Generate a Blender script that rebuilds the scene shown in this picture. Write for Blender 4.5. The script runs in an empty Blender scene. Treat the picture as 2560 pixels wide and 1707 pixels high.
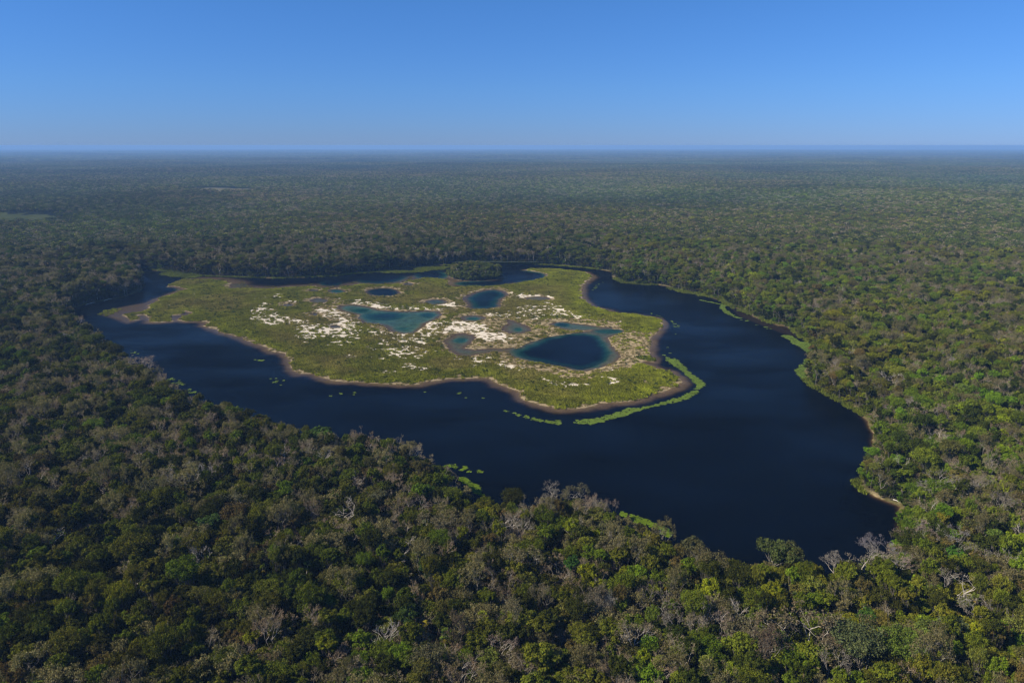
import bpy, math, random
import numpy as np
from mathutils import Vector, Matrix
R = math.radians
sc = bpy.context.scene
col = sc.collection
# ------------------------------------------------------------------ camera
CAMZ = 130.0; PITCH = R(14.82); FPX = 1849.0
cam = bpy.data.cameras.new("camera"); cam.sensor_width = 36.0; cam.lens = FPX / 2560 * 36.0
cam.clip_start = 1.0; cam.clip_end = 200000.0
camo = bpy.data.objects.new("camera", cam); col.objects.link(camo)
camo.location = (0, 0, CAMZ); camo.rotation_euler = (R(90) - PITCH, 0, 0)
sc.camera = camo
# ------------------------------------------------------------------ sky, sun, exposure
SUN_EL = R(38.0); SUN_AZ = R(-106.0)          # azimuth from +Y, clockwise positive (towards +X)
w = bpy.data.worlds.new("World"); sc.world = w; w.use_nodes = True
nt = w.node_tree; nt.nodes.clear()
sky = nt.nodes.new("ShaderNodeTexSky"); sky.sky_type = 'NISHITA'; sky.sun_disc = False
sky.sun_elevation = SUN_EL; sky.sun_rotation = SUN_AZ
sky.altitude = 200; sky.air_density = 1.0; sky.dust_density = 0.0; sky.ozone_density = 4.0
hue = nt.nodes.new("ShaderNodeMix"); hue.data_type = 'RGBA'; hue.blend_type = 'MULTIPLY'
hue.inputs[0].default_value = 1.0
tcw = nt.nodes.new("ShaderNodeTexCoord"); sxw = nt.nodes.new("ShaderNodeSeparateXYZ"); nt.links.new(tcw.outputs['Generated'], sxw.inputs[0])
crw = nt.nodes.new("ShaderNodeValToRGB"); ee = crw.color_ramp.elements; ee.new(.07); ee.new(.25)
for e_, (p_, c_) in zip(ee, ((0., (.238,.402,.94)), (.07, (.27,.485,.94)), (.19, (.295,.565,.95)), (1., (.29,.575,.98)))): e_.position = p_; e_.color = (*c_, 1)
nt.links.new(sxw.outputs[2], crw.inputs[0]); nt.links.new(crw.outputs[0], hue.inputs[7])
bg = nt.nodes.new("ShaderNodeBackground"); bg.inputs[1].default_value = 0.088
wo = nt.nodes.new("ShaderNodeOutputWorld")
nt.links.new(sky.outputs[0], hue.inputs[6]); nt.links.new(hue.outputs[2], bg.inputs[0]); nt.links.new(bg.outputs[0], wo.inputs[0])
sl = bpy.data.lights.new("sun", 'SUN'); sl.energy = 5.0; sl.angle = R(0.53); sl.color = (1.0, 0.90, 0.74)
so = bpy.data.objects.new("sun", sl); col.objects.link(so)
sdir = Vector((math.sin(SUN_AZ) * math.cos(SUN_EL), math.cos(SUN_AZ) * math.cos(SUN_EL), math.sin(SUN_EL)))
so.rotation_euler = sdir.to_track_quat('Z', 'Y').to_euler(); so.location = sdir * 500
sc.view_settings.view_transform = 'Standard'; sc.view_settings.look = 'None'
sc.view_settings.exposure = 0.5; sc.view_settings.gamma = 1.0
cy = sc.cycles
cy.max_bounces = 6; cy.diffuse_bounces = 2; cy.glossy_bounces = 2; cy.transmission_bounces = 2
cy.transparent_max_bounces = 8; cy.volume_bounces = 0; cy.caustics_reflective = False; cy.caustics_refractive = False
cy.use_denoising = True; cy.denoising_prefilter = 'ACCURATE'; cy.pixel_filter_type = 'BLACKMAN_HARRIS'; cy.filter_width = 1.35

# ------------------------------------------------------------------ helpers
rng = np.random.default_rng(7); random.seed(7)
REG = dict(A=(170,640,.21259), B=(600,640,.21259), C=(1050,640,.21259), D=(1250,740,.21259), E=(1500,640,.2551),
           F=(0,0,1.08844), G=(0,0,1.0), Z1=(0,300,.36565), Z2=(850,300,.36565), Z3=(1700,300,.36565), Z4=(0,850,.36565),
           Z5=(850,850,.36565), Z6=(1700,850,.36565), Z7=(850,1134,.36565), Z8=(1700,1134,.36565))
cP, sP = math.cos(PITCH), math.sin(PITCH)
def g2(reg, x, y, z=0.0):
    x0, y0, s = REG[reg]
    u = (x0 + x * s - 1280) / FPX; v = (853.5 - (y0 + y * s)) / FPX
    dx, dy, dz = u, cP + v * sP, -sP + v * cP
    t = (z - CAMZ) / dz
    return (dx * t, dy * t)
def L(reg, pts, z=0.0):
    return [g2(reg, p[0], p[1], p[2] if len(p) > 2 else z) for p in pts]
def to_px(x, y, z):
    X = np.asarray(x); Y = np.asarray(y); Z = np.asarray(z) - CAMZ
    d = Y * cP - Z * sP; up = Y * sP + Z * cP
    d = np.maximum(d, 1e-3)
    return 1280 + FPX * X / d, 853.5 - FPX * up / d
def sdf(poly, X, Y):
    P = np.array(poly, float); Q = np.roll(P, -1, 0)
    d2 = np.full(X.shape, 1e12); ins = np.zeros(X.shape, bool)
    for (ax, ay), (bx, by) in zip(P, Q):
        ex, ey = bx - ax, by - ay; l2 = ex * ex + ey * ey
        if l2 < 1e-9: continue
        wx, wy = X - ax, Y - ay
        t = np.clip((wx * ex + wy * ey) / l2, 0, 1)
        d2 = np.minimum(d2, (wx - ex * t) ** 2 + (wy - ey * t) ** 2)
        if ay != by:
            c = (ay > Y) != (by > Y)
            ins ^= c & (X < (bx - ax) * (Y - ay) / (by - ay) + ax)
    d = np.sqrt(d2)
    return np.where(ins, -d, d)
def pline_dist(pl, X, Y):
    P = np.array(pl, float); d2 = np.full(X.shape, 1e12)
    for (ax, ay), (bx, by) in zip(P[:-1], P[1:]):
        ex, ey = bx - ax, by - ay; l2 = max(ex * ex + ey * ey, 1e-9)
        t = np.clip(((X - ax) * ex + (Y - ay) * ey) / l2, 0, 1)
        d2 = np.minimum(d2, (X - ax - ex * t) ** 2 + (Y - ay - ey * t) ** 2)
    return np.sqrt(d2)
def hsh(ix, iy, seed):
    h = (ix.astype(np.int64) * 374761393 + iy.astype(np.int64) * 668265263 + seed * 2147483647) & 0xffffffff
    h = ((h ^ (h >> 13)) * 1274126177) & 0xffffffff
    return ((h ^ (h >> 16)) & 0xffff) / 65535.0
def vn(X, Y, s, seed=0):
    x = np.asarray(X) / s; y = np.asarray(Y) / s
    ix = np.floor(x); iy = np.floor(y); fx = x - ix; fy = y - iy
    fx = fx * fx * (3 - 2 * fx); fy = fy * fy * (3 - 2 * fy)
    a = hsh(ix, iy, seed); b = hsh(ix + 1, iy, seed); c = hsh(ix, iy + 1, seed); d = hsh(ix + 1, iy + 1, seed)
    return (a * (1 - fx) + b * fx) * (1 - fy) + (c * (1 - fx) + d * fx) * fy
def fbm(X, Y, s, seed=0, o=4):
    r = 0; a = .5; t = 0
    for k in range(o):
        r = r + a * vn(X, Y, s / 2 ** k, seed + k * 17); t += a; a *= .55
    return r / t
def ss(a, b, x):
    t = np.clip((x - a) / (b - a), 0, 1); return t * t * (3 - 2 * t)

# ------------------------------------------------------------------ traced outlines (ground metres)
lake = []
lake += L('A', [(850,140),(960,165),(1100,178),(1240,192),(1350,205),(1500,225),(1800,238),(2100,250)])
lake += L('B', [(0,252),(350,262),(700,255),(1100,238),(1350,205),(1700,182),(1800,150),(2100,128)])
lake += L('C', [(150,108),(300,105),(500,90),(850,88),(1100,95),(1400,100),(1700,115),(1950,140),(2150,165),(2330,200)])
lake += L('E', [(120,195),(165,235),(260,262),(400,275),(530,278),(640,292),(740,330),(860,360),(960,372),(1050,395),(1200,440),
                (1290,478),(1330,500),(1400,540),(1500,590),(1620,640),(1740,682),(1820,690),(1880,722),(1930,772),(2040,835),
                (2100,880),(2190,930),(2150,985),(2090,1010),(2040,1050),(2000,1130),(2060,1230),(2130,1290),(2220,1350)])
lake += L('Z6', [(1000,368),(1130,435),(1220,485),(1285,528,2),(1315,600,3),(1340,690,4),(1350,780,5),(1315,850,3),(1262,905,2),(1205,970),
                 (1230,1022),(1320,1068),(1410,1098),(1512,1132),(1515,1210,6),(1530,1290,8),(1490,1360,10),(1400,1415,12),(1300,1450,12),
                 (1180,1470,12),(1050,1490,12),(980,1510,12),(900,1540,12),(850,1530,12),(700,1515,12),(500,1515,12),(400,1520,12),
                 (250,1510,12),(150,1480,12),(50,1430,12)])
lake += L('Z5', [(2352,1400),(2280,1350),(2100,1280),(1950,1200),(1900,1160),(1800,1130),(1640,1100),(1500,1110),(1380,1090),(1250,1075),
                 (1120,1060),(1000,1080),(920,1090),(860,1010),(790,930),(740,870),(700,840),(620,800),(520,770),(450,710),(380,680),
                 (250,665),(130,645),(0,630)], 12)
lake += L('Z4', [(2200,620),(2000,590),(1900,550),(1820,500),(1680,490),(1600,430),(1450,410),(1330,365),(1200,300),(1100,240),
                 (1040,190),(930,150),(850,110),(790,30)], 12)
lake += L('Z1', [(780,1530),(680,1460),(560,1390),(500,1310)], 11)
lake += L('A', [(0,640,2),(80,600),(200,572),(430,522),(600,496),(720,462),(880,395),(872,330),(855,230)], 0)

island = []
island += L('A', [(650,690),(700,670),(850,655),(940,620),(950,575),(1030,540),(1060,500),(1200,455),(1290,420),(1380,395),(1330,370),
                  (1220,355),(1100,355),(990,325),(980,295),(1080,275),(1180,290),(1400,275),(1700,275),(1850,300),(1920,322),(1880,382),(2023,380)])
island += L('B', [(150,382),(300,387),(450,385),(600,368),(880,355),(900,372),(1080,382),(1300,350),(1450,325),(1600,338),(1850,330),
                  (1930,300),(2050,280),(2180,252)])
island += L('C', [(0,250),(250,265),(340,290),(340,350),(400,365),(520,355),(640,352),(740,362),(880,350),(1100,325),(1300,290),(1440,265),
                  (1500,230),(1480,205),(1350,185),(1240,165),(1240,140),(1400,130),(1600,150),(1800,175),(1960,190),(2040,250),(1960,290),
                  (1910,350),(1895,420),(1920,500),(2000,570),(2100,610)])
island += L('D', [(1180,140),(1380,200),(1600,215),(1870,260),(1910,310),(1890,380),(1820,445),(1780,500),(1770,600),(1760,680),
                  (1790,740),(1790,770),(1690,762),(1660,785),(1800,830),(2000,890),(2090,950),(2115,1010),(2080,1060),(1900,1130),
                  (1700,1190),(1500,1240),(1200,1265),(1100,1300),(900,1325),(650,1330),(480,1280),(260,1200),(200,1110),(60,1060)])
island += L('C', [(940,1520),(800,1440),(640,1430),(500,1440),(350,1440),(200,1460),(100,1480),(0,1510)])
island += L('B', [(1900,1510),(1700,1500),(1400,1480),(1150,1470),(1000,1440),(850,1390),(700,1380),(620,1330),(590,1250),(580,1180),
                  (520,1140),(400,1130),(320,1080),(150,1020),(0,950)])
island += L('A', [(1850,910),(1700,850),(1600,820),(1640,790),(1580,760),(1400,770),(1300,752),(1360,710),(1460,670),(1380,650),
                  (1330,690),(1220,700),(1220,770),(1100,780),(970,775),(950,720),(900,690),(800,700),(840,745),(760,760),(700,722)])
islet = L('C', [(325,235),(380,265),(450,285),(600,290),(750,280),(900,270),(955,245),(920,215),(800,200),(650,195),(400,205)])

def ell(reg, cx, cy, rx, ry, n=20):
    return L(reg, [(cx + rx * math.cos(a), cy + ry * math.sin(a)) for a in [2 * math.pi * k / n for k in range(n)]])
# ponds: outline, depth at the rim of the deep part, clear pale bed or brown bed, how fast it deepens
ponds = [
 (L('D', [(60,655),(150,625),(250,600),(360,540),(600,475),(800,445),(1000,415),(1200,385),(1400,392),(1480,405),(1380,450),(1270,490),
          (1310,580),(1380,640),(1420,700),(1360,775),(1200,840),(1000,885),(850,862),(600,805),(350,766),(150,715)]), .45, 5, .35, 1),
 (L('D', [(560,330),(640,308),(750,300),(850,318),(1000,335),(1200,360),(1430,378),(1200,388),(1000,405),(800,400),(700,375)]), 0.5, 6, .55, 1),
 (L('B', [(1140,620),(1180,578),(1320,570),(1500,590),(1650,630),(1900,650),(2200,642),(2330,645),(2387,690),(2317,742),(2197,792),(2120,860),
          (2050,905),(1900,912),(1780,890),(1700,820),(1600,797),(1450,792),(1380,740),(1420,700),(1300,670),(1200,650)]), 0.6, 8, .75, 1),
 (L('C', [(500,490),(620,430),(760,398),(900,388),(1010,415),(1050,460),(980,500),(950,560),(960,595),(800,622),(600,622),(535,602),(550,560),(510,530)]), 3.2, 13, .9, 1.1),
 (L('B', [(1465,420),(1500,395),(1650,372),(1800,378),(1870,405),(1890,440),(1800,465),(1650,475),(1530,460)]), 6.0, 12, .9, 1),
 (ell('B',1135,412,110,26), 1.3, 7, .8, 1), (ell('B',1065,318,180,38), 1.5, 9, .5, 1),
 (ell('C',190,540,128,33), 0.7, 7, .45, 1), (ell('C',620,730,160,36), 0.5, 8, .45, 1),
 (L('C', [(990,752),(1060,745),(1200,790),(1300,840),(1320,880),(1200,912),(1050,912),(980,870),(970,830),(1040,790)]), 0.45, 8, .4, 1),
 (L('C', [(270,1000),(400,920),(520,905),(640,930),(652,970),(600,1030),(530,1080),(650,1100),(850,1080),(1000,1085),(1150,1060),(1080,1120),(850,1130),(720,1150),
          (600,1182),(450,1170),(350,1110),(300,1040)]), 0.45, 8, .35, 1),
 (ell('C',1380,500,150,24), 0.3, 5, .3, 1), (ell('B',930,525,110,28), 0.12, 5, .3, 1), (ell('B',575,578,60,20), 0.2, 4, .3, 1),
 (ell('B',880,685,42,18), 0.2, 4, .3, 1), (ell('B',1120,830,70,16), 0.12, 4, .3, 1), (ell('B',1980,332,60,15), 0.3, 5, .3, 1),
 (ell('B',870,405,60,13), 0.5, 5, .35, 1), (ell('B',0,345,120,28), 0.15, 5, .3, 1),
]
holes = [('B',1420,636,115,24,1.4), ('B',1690,700,280,46,2.0), ('B',2190,692,110,25,1.6), ('B',1900,850,110,18,.5), ('D',730,335,95,20,2.4), ('C',1150,862,55,25,.9),
         ('C',470,985,90,32,.9), ('B',1650,268,270,50,5.0), ('C',1230,232,250,62,6.0), ('C',150,222,190,45,5.0), ('C',700,320,260,25,4.0),
         ('A',1000,400,230,28,2.5), ('C',620,735,80,15,1.0), ('B',1065,318,120,22,3.0)]
chan = L('A', [(850,130),(1100,165),(1500,215),(2352,240)]) + L('C', [(0,90),(500,70),(1400,80),(1950,120),(2160,175),(2110,260),(2040,262),(1960,200),(1480,150),(1240,150),(1100,330),(500,365),(340,300),(0,260)]) + \
       L('B', [(1900,320),(1450,345),(900,380),(0,390)]) + L('A', [(1850,390),(1400,290),(980,300),(900,300)])
spitA = L('A', [(330,682),(430,650),(560,618),(610,630),(540,680),(450,702)])
westsh = L('A', [(330,690),(560,600),(900,540),(1300,395),(1400,395),(1300,440),(1050,560),(950,640),(700,800),(560,740)])
# pale marl areas (outline, share of ground bare)
whites = [
 (L('B', [(110,660),(250,540),(350,560),(330,640),(500,700),(700,740),(900,790),(1000,840),(1200,740),(1400,780),(1420,860),(1400,930),(1150,960),(900,950),(750,880),(650,800),(400,820),(200,800),(110,760)]), .80),
 (L('B', [(700,860),(900,880),(920,980),(800,990),(720,1040),(700,940)]), .5), (L('B', [(1000,940),(1350,930),(1440,990),(1250,1050),(1050,1050)]), .28),
 (L('B', [(150,480),(480,455),(480,490),(200,510)]), .5), (L('B', [(450,530),(660,520),(650,540),(480,545)]), .4), (L('B', [(880,620),(1300,640),(1200,740),(950,700)]), .45),
 (L('B', [(1200,500),(1400,520),(1620,560),(1900,600),(2300,600),(2352,640),(1700,620),(1300,545)]), .5),
 (L('B', [(1500,880),(1700,900),(2010,915),(2100,980),(1900,1040),(1700,1060),(1600,960)]), .55),
 (L('C', [(0,900),(100,780),(300,760),(700,800),(800,880),(1050,960),(1000,1010),(700,980),(640,900),(400,890),(100,980),(60,1060),(0,1060)]), .62),
 (L('B', [(1420,1130),(1480,1070),(1850,1090),(2100,1050),(2300,1120),(2200,1200),(1950,1225),(1550,1225)]), .42),
 (L('B', [(1270,1170),(1430,1180),(1360,1225)]), .4), (L('B', [(1850,1290),(2050,1280),(2200,1330),(2100,1355)]), .4), (L('B', [(1620,1350),(1800,1360),(1760,1400)]), .4),
 (L('C', [(1140,600),(1400,560),(1600,540),(1700,620),(1800,660),(2000,720),(1900,740),(1600,700),(1400,750),(1150,720)]), .62),
 (L('C', [(760,690),(1100,640),(1140,720),(850,720)]), .5), (L('C', [(1060,430),(1300,450),(1600,470),(1600,490),(1200,480),(1120,540)]), .4), (L('C', [(230,590),(430,540),(450,600),(250,620)]), .5),
 (L('C', [(400,1210),(850,1190),(870,1260),(700,1300),(450,1270)]), .5), (L('C', [(890,1240),(1160,1330),(1130,1390),(900,1300)]), .8),
 (L('C', [(1250,1375),(1650,1480),(1950,1510),(1900,1566),(1550,1510)]), .8),
 (L('D', [(1230,960),(1400,975),(1330,1045),(1260,1030)]), .55), (L('D', [(1350,870),(1480,850),(1450,912)]), .5), (L('D', [(1060,1040),(1190,1030),(1180,1065)]), .6),
 (L('D', [(1480,995),(1530,1000),(1520,1015)]), .6), (L('A', [(1100,585),(1270,575),(1250,610)]), .5), (L('A', [(1860,470),(2040,490),(1940,520)]), .35), (L('A', [(1400,440),(1580,430),(1500,460)]), .4),
 (L('D', [(1080,310),(1400,300),(1400,320),(1100,300)]), .15),
 (L('D', [(850,200),(1080,240),(1060,270),(860,230)]), .35),
]
tans = [
 (L('D', [(1300,470),(1550,395),(1760,440),(1775,600),(1765,700),(1650,780),(1450,800),(1400,720),(1350,600)]), 1.),
 (L('D', [(0,670),(200,750),(600,825),(900,890),(1150,850),(1350,780),(1600,740),(1650,790),(1400,860),(1250,910),(1100,1000),(900,1000),(600,930),(300,890),(0,790)]), 1.),
 (L('C', [(430,670),(1000,735),(1400,745),(2000,730),(2352,785),(2352,850),(1800,890),(1500,935),(1250,1000),(1100,1085),(600,1095),(700,900),(300,900)]), .95),
 (L('B', [(760,600),(1040,520),(1100,505),(1300,560),(1400,790),(1000,770),(900,700)]), .9), (L('B', [(1380,780),(1700,800),(1750,870),(1500,860)]), .8),
 (L('B', [(980,830),(1200,790),(1200,860),(1000,900)]), .9), (L('D', [(1640,390),(1780,360),(1800,400),(1700,420)]), .7),
 (L('C', [(1150,760),(250,650),(300,560),(430,520),(520,640),(800,700)]), .7), (L('B', [(380,640),(330,650),(340,620)]), .7),
]
meadows = [(L('F', [(-60,505),(20,501),(115,504),(105,511),(40,516),(-60,514)]), 'green'), (L('F', [(440,440),(500,439),(565,440.5),(570,446),(500,447),(455,444)]), 'tan')]

def reach(P):
    P = np.array(P); m = P[:, 1].mean(); return [tuple(p) if p[1] > m else (p[0] * .955, p[1] * .955) for p in P]
meadows = [(reach(P), k) for P, k in meadows]
# ------------------------------------------------------------------ ground height field round the lake
X0, X1, Y0, Y1, CS = -440., 262., 150., 870., 1.2
gx = np.arange(X0, X1 + CS * .5, CS); gy = np.arange(Y0, Y1 + CS * .5, CS)
NX, NY = len(gx), len(gy)
GX, GY = np.meshgrid(gx, gy)
wob = lambda s, a, sd: (fbm(GX, GY, s, sd, 3) - .5) * 2 * a
dl = sdf(lake, GX, GY) + wob(9, 1.3, 3)
near_isl = (GX > -330) & (GX < 120) & (GY > 330) & (GY < 800)
di = np.full(GX.shape, 1e3)
di[near_isl] = sdf(island, GX[near_isl], GY[near_isl])
di = di + wob(7, 2.4, 11)
dit = sdf(islet, GX, GY) + wob(8, 1.5, 12)
dch = sdf(chan, GX, GY)
land = np.minimum(di, dit)                      # negative on dry islands
# depth of the lake
dep_main = .14 + .09 * np.clip(land, 0, 9) + .40 * np.clip(land - 4.5, 0, 30) ** 1.25
shallow_e = L('E', [(1180,440),(1250,500),(1330,590),(1560,680),(1760,760),(1930,800),(1900,700),(1500,540)])
dse = sdf(shallow_e, GX, GY)
dep_shore = .35 + .9 * np.clip(-dl, 0, 60)
dep = np.minimum(dep_main, dep_shore)
dep_ch = .10 + .30 * fbm(GX, GY, 30, 5, 3) + .02 * np.clip(land, 0, 14) + .22 * np.clip(land - 15, 0, 30)
k = ss(12, -2, dch) * ss(-5, -45, GX); dep = dep * (1 - k) + np.minimum(dep, dep_ch) * k  # channel shallow only to the left; deep dark water imitates tree reflections at right
k = ss(6, -4, dse); dep = dep * (1 - k) + np.minimum(dep, 1.5) * k
k = ss(8, -3, sdf(westsh, GX, GY)); dep = dep * (1 - k) + np.minimum(dep, .35) * k
k = ss(3, -3, sdf(spitA, GX, GY)); dep = dep * (1 - k) + .05 * k
h = np.where(land < 0, np.clip(.10 - land * .05, .1, .45), -np.maximum(dep, .08))
pale = np.zeros(GX.shape)
dpond = np.full(GX.shape, 1e3)
for P, D, rim, pl, pw in ponds:
    d = sdf(P, GX, GY) + wob(6, 1.3, 31)
    t = np.clip(-d / rim, 0, 1)
    dd = .10 + D * ss(0, 1, t) ** pw
    m = d < 0
    h = np.where(m, np.minimum(h, -dd), h)
    h = np.where((~m) & (d < 3) & (h > 0), np.minimum(h, .05 + d * .05), h)
    pale = np.where(m, np.maximum(pale, pl * ss(.12, .7, t)), pale)
    dpond = np.minimum(dpond, d)
inwater = (land > 0) | (dpond < 0)
for reg, cx, cy_, rx, ry, D in holes:
    P = np.array(ell(reg, cx, cy_, rx, ry, 24)); c = P.mean(0); ax = np.abs(P - c).max(0)
    q = np.sqrt(((GX - c[0]) / ax[0]) ** 2 + ((GY - c[1]) / ax[1]) ** 2) + (fbm(GX, GY, 12, 41, 3) - .5) * .5
    bump = ss(1.15, .15, q)
    h = np.where(inwater & (dit > -1), np.minimum(h, h - D * bump), h)
    pale = np.where(inwater, np.maximum(pale, .85 * ss(1.3, .75, q)), pale)
hl = 0.25 + .16 * np.clip(dl, 0, 12) + 1.2 * ss(12, 90, dl)
h = np.where(dl > 0, hl, h)
P1 = L('D', [(150,655),(330,590),(520,505),(800,452),(1000,445),(1130,462),(1215,560),(1275,660),(1240,750),(1100,822),(950,842),(600,785),(330,735)])
d = sdf(P1, GX, GY) + wob(8, 2.5, 77); dd = 7 * ss(5, -15, d) ** 1.2; k = dpond < 0
h = np.where(k, np.minimum(h, -.4 - dd), h); pale = np.where(k, np.maximum(pale, .8 * ss(7, -2, d)), pale)
P1b = ell('D', 1270, 412, 170, 24, 16); d = sdf(P1b, GX, GY); h = np.where(k, np.minimum(h, -.4 - 1.1 * ss(3, -5, d)), h); pale = np.where(k, np.maximum(pale, .8 * ss(4, -3, d)), pale)
# surface cover
white = np.zeros(GX.shape)
for P, s in whites:
    d = sdf(P, GX, GY); white = np.maximum(white, s * ss(5, -5, d))
nW = fbm(GX, GY, 4.6, 71, 3) * .8 + .2 * fbm(GX, GY, 16, 72, 2)
q = np.sort(nW.ravel())[::997]
rank = np.searchsorted(q, nW) / len(q)
wm = np.clip((white * 1.2 - rank) * 4 + 1.05, 0, 1) * (white > .03)
wm *= ss(0, 1.5, dpond) * (land < -2)
tan = np.zeros(GX.shape)
for P, s in tans:
    d = sdf(P, GX, GY) + wob(14, 3, 5); tan = np.maximum(tan, s * ss(5, -4, d))
tan = np.maximum(tan, .95 * ss(9, 3, dpond + wob(12, 3, 9)))
tan = np.maximum(tan, .9 * ss(-4.0, -1.0, land + wob(5, 2.0, 13)) * (land < 3))
for pl_ in (L('E', [(250,215),(400,250),(600,268)]), L('Z6', [(1270,1030),(1400,1085),(1510,1122)])): tan = np.maximum(tan, .8 * ss(2.6, .8, pline_dist(pl_, GX, GY)))
brownstrip = .7 * ss(1.4, .5, pline_dist(L('E', [(1330,512),(1450,555),(1560,600),(1680,650),(1800,690)]), GX, GY))
nT = fbm(GX, GY, 6, 91, 4); q = np.sort(nT.ravel())[::997]; rt = np.searchsorted(q, nT) / len(q)
tm = np.clip((tan - rt) * 5 + .5, 0, 1)

# ------------------------------------------------------------------ node helpers
def mat(name):
    m = bpy.data.materials.new(name); m.use_nodes = True; m.node_tree.nodes.clear(); return m, m.node_tree
def N(t, typ, **kw):
    n = t.nodes.new(typ)
    for a, v in kw.items(): setattr(n, a, v)
    return n
def lk(t, a, b): t.links.new(a, b)
def attr(t, name, kind='GEOMETRY'): return N(t, 'ShaderNodeAttribute', attribute_name=name, attribute_type=kind)
def math_(t, op, a, b=None, clamp=False):
    n = N(t, 'ShaderNodeMath', operation=op); n.use_clamp = clamp
    for i, v in enumerate((a, b)):
        if v is None: continue
        if isinstance(v, (int, float)): n.inputs[i].default_value = v
        else: lk(t, v, n.inputs[i])
    return n.outputs[0]
def vmath(t, op, a, b):
    n = N(t, 'ShaderNodeVectorMath', operation=op)
    for i, v in enumerate((a, b)):
        if isinstance(v, (tuple, list)): n.inputs[i].default_value = v
        else: lk(t, v, n.inputs[i])
    return n.outputs[0]
def mix(t, f, a, b, blend='MIX'):
    n = N(t, 'ShaderNodeMix', data_type='RGBA', blend_type=blend)
    for i, v in ((0, f), (6, a), (7, b)):
        if isinstance(v, (int, float)): n.inputs[i].default_value = v
        elif isinstance(v, (tuple, list)): n.inputs[i].default_value = (*v[:3], 1)
        else: lk(t, v, n.inputs[i])
    return n.outputs[2]
def noise(t, scale, detail=4, rough=.6, vec=None):
    n = N(t, 'ShaderNodeTexNoise'); n.inputs['Scale'].default_value = scale; n.inputs['Detail'].default_value = detail
    n.inputs['Roughness'].default_value = rough
    if vec is None: vec = N(t, 'ShaderNodeNewGeometry').outputs['Position']
    lk(t, vec, n.inputs['Vector']); return n.outputs['Fac']
def ramp(t, f, *stops):
    n = N(t, 'ShaderNodeValToRGB'); e = n.color_ramp.elements
    while len(e) < len(stops): e.new(.5)
    for x, (p, c) in zip(e, stops): x.position = p; x.color = (*c, 1)
    lk(t, f, n.inputs[0]); return n.outputs[0]
def mrange(t, f, a, b, c=0., d=1.):
    n = N(t, 'ShaderNodeMapRange'); n.inputs[1].default_value = a; n.inputs[2].default_value = b; n.inputs[3].default_value = c; n.inputs[4].default_value = d
    lk(t, f, n.inputs[0]); return n.outputs[0]
def out(t, sh): o = N(t, 'ShaderNodeOutputMaterial'); lk(t, sh, o.inputs[0]); return o

# lakeside ground: marsh soil, pale marl, straw litter, brown and pale lake bed, forest litter
mG, t = mat('lakeside_ground')
n1 = noise(t, .9, 5, .65); n2 = noise(t, .15, 4); n3 = noise(t, 3.0, 3)
soil = ramp(t, n1, (.3, (.065,.058,.022)), (.7, (.14,.12,.05)))
straw = ramp(t, n1, (.3, (.21,.165,.085)), (.7, (.36,.285,.165)))
c = mix(t, attr(t, 'tan').outputs['Fac'], soil, straw)
whc = ramp(t, n3, (.3, (.52,.45,.34)), (.7, (.72,.65,.51)))
c = mix(t, attr(t, 'white').outputs['Fac'], c, whc)
bedb = ramp(t, n1, (.3, (.075,.053,.033)), (.7, (.165,.118,.082)))
bedb = mix(t, mrange(t, n2, .5, .62), bedb, (.13,.10,.04))
bedp = ramp(t, n1, (.3, (.20,.215,.15)), (.7, (.36,.38,.27)))
bed = mix(t, math_(t, 'MULTIPLY', attr(t, 'pale').outputs['Fac'], mrange(t, noise(t, .22, 5, .7), .38, .62, .25, 1.)), bedb, bedp)
sx = N(t, 'ShaderNodeSeparateXYZ'); lk(t, N(t, 'ShaderNodeNewGeometry').outputs['Position'], sx.inputs[0])
wet = mix(t, .5, mix(t, 1., straw, (.75,.68,.62), 'MULTIPLY'), bedb)
c = mix(t, mrange(t, sx.outputs[2], .03, -.12), c, wet)
c = mix(t, mrange(t, sx.outputs[2], -.12, -.55), c, bed)
lit = ramp(t, n1, (.3, (.022,.022,.010)), (.7, (.055,.050,.026)))
c = mix(t, attr(t, 'forest').outputs['Fac'], c, lit)
c = mix(t, attr(t, 'mud').outputs['Fac'], c, (.10,.065,.034))
d = N(t, 'ShaderNodeBsdfDiffuse'); lk(t, c, d.inputs[0]); d.inputs[1].default_value = .6
out(t, d.outputs[0])

# outer ground: forest floor / far canopy tone
mF, t = mat('far_ground')
n1 = noise(t, .02, 8, .75); n2 = noise(t, .0015, 4)
c = ramp(t, n1, (.35, (.018,.026,.012)), (.55, (.05,.058,.03)), (.7, (.085,.082,.055)))
c = mix(t, mrange(t, n2, .4, .65), c, (.04,.05,.03))
d = N(t, 'ShaderNodeBsdfDiffuse'); lk(t, c, d.inputs[0]); out(t, d.outputs[0])

# water: depth-dependent absorption over the real bed, body colour, rippled reflection
mWt, t = mat('lake_water')
dp = attr(t, 'depth').outputs['Fac']
ex = lambda k: math_(t, 'EXPONENT', math_(t, 'MULTIPLY', dp, -k))
pw = attr(t, 'pale').outputs['Fac']
cb = N(t, 'ShaderNodeCombineColor')
for i, (kb, kc) in enumerate(((.85, 1.5), (.95, .72), (1.15, .72))):
    kk_ = math_(t, 'ADD', kb, math_(t, 'MULTIPLY', pw, kc - kb))
    lk(t, math_(t, 'EXPONENT', math_(t, 'MULTIPLY', math_(t, 'MULTIPLY', dp, kk_), -1.0)), cb.inputs[i])
tr = N(t, 'ShaderNodeBsdfTransparent'); lk(t, cb.outputs[0], tr.inputs[0])
body = N(t, 'ShaderNodeBsdfDiffuse')
teal = mix(t, mrange(t, dp, .5, 3.5), (.005,.044,.038), (.0010,.0040,.0105))
brn = mix(t, mrange(t, dp, .2, 2.2), (.020,.015,.010), (.0008,.0018,.0042))
deep = mix(t, pw, brn, teal)
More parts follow.
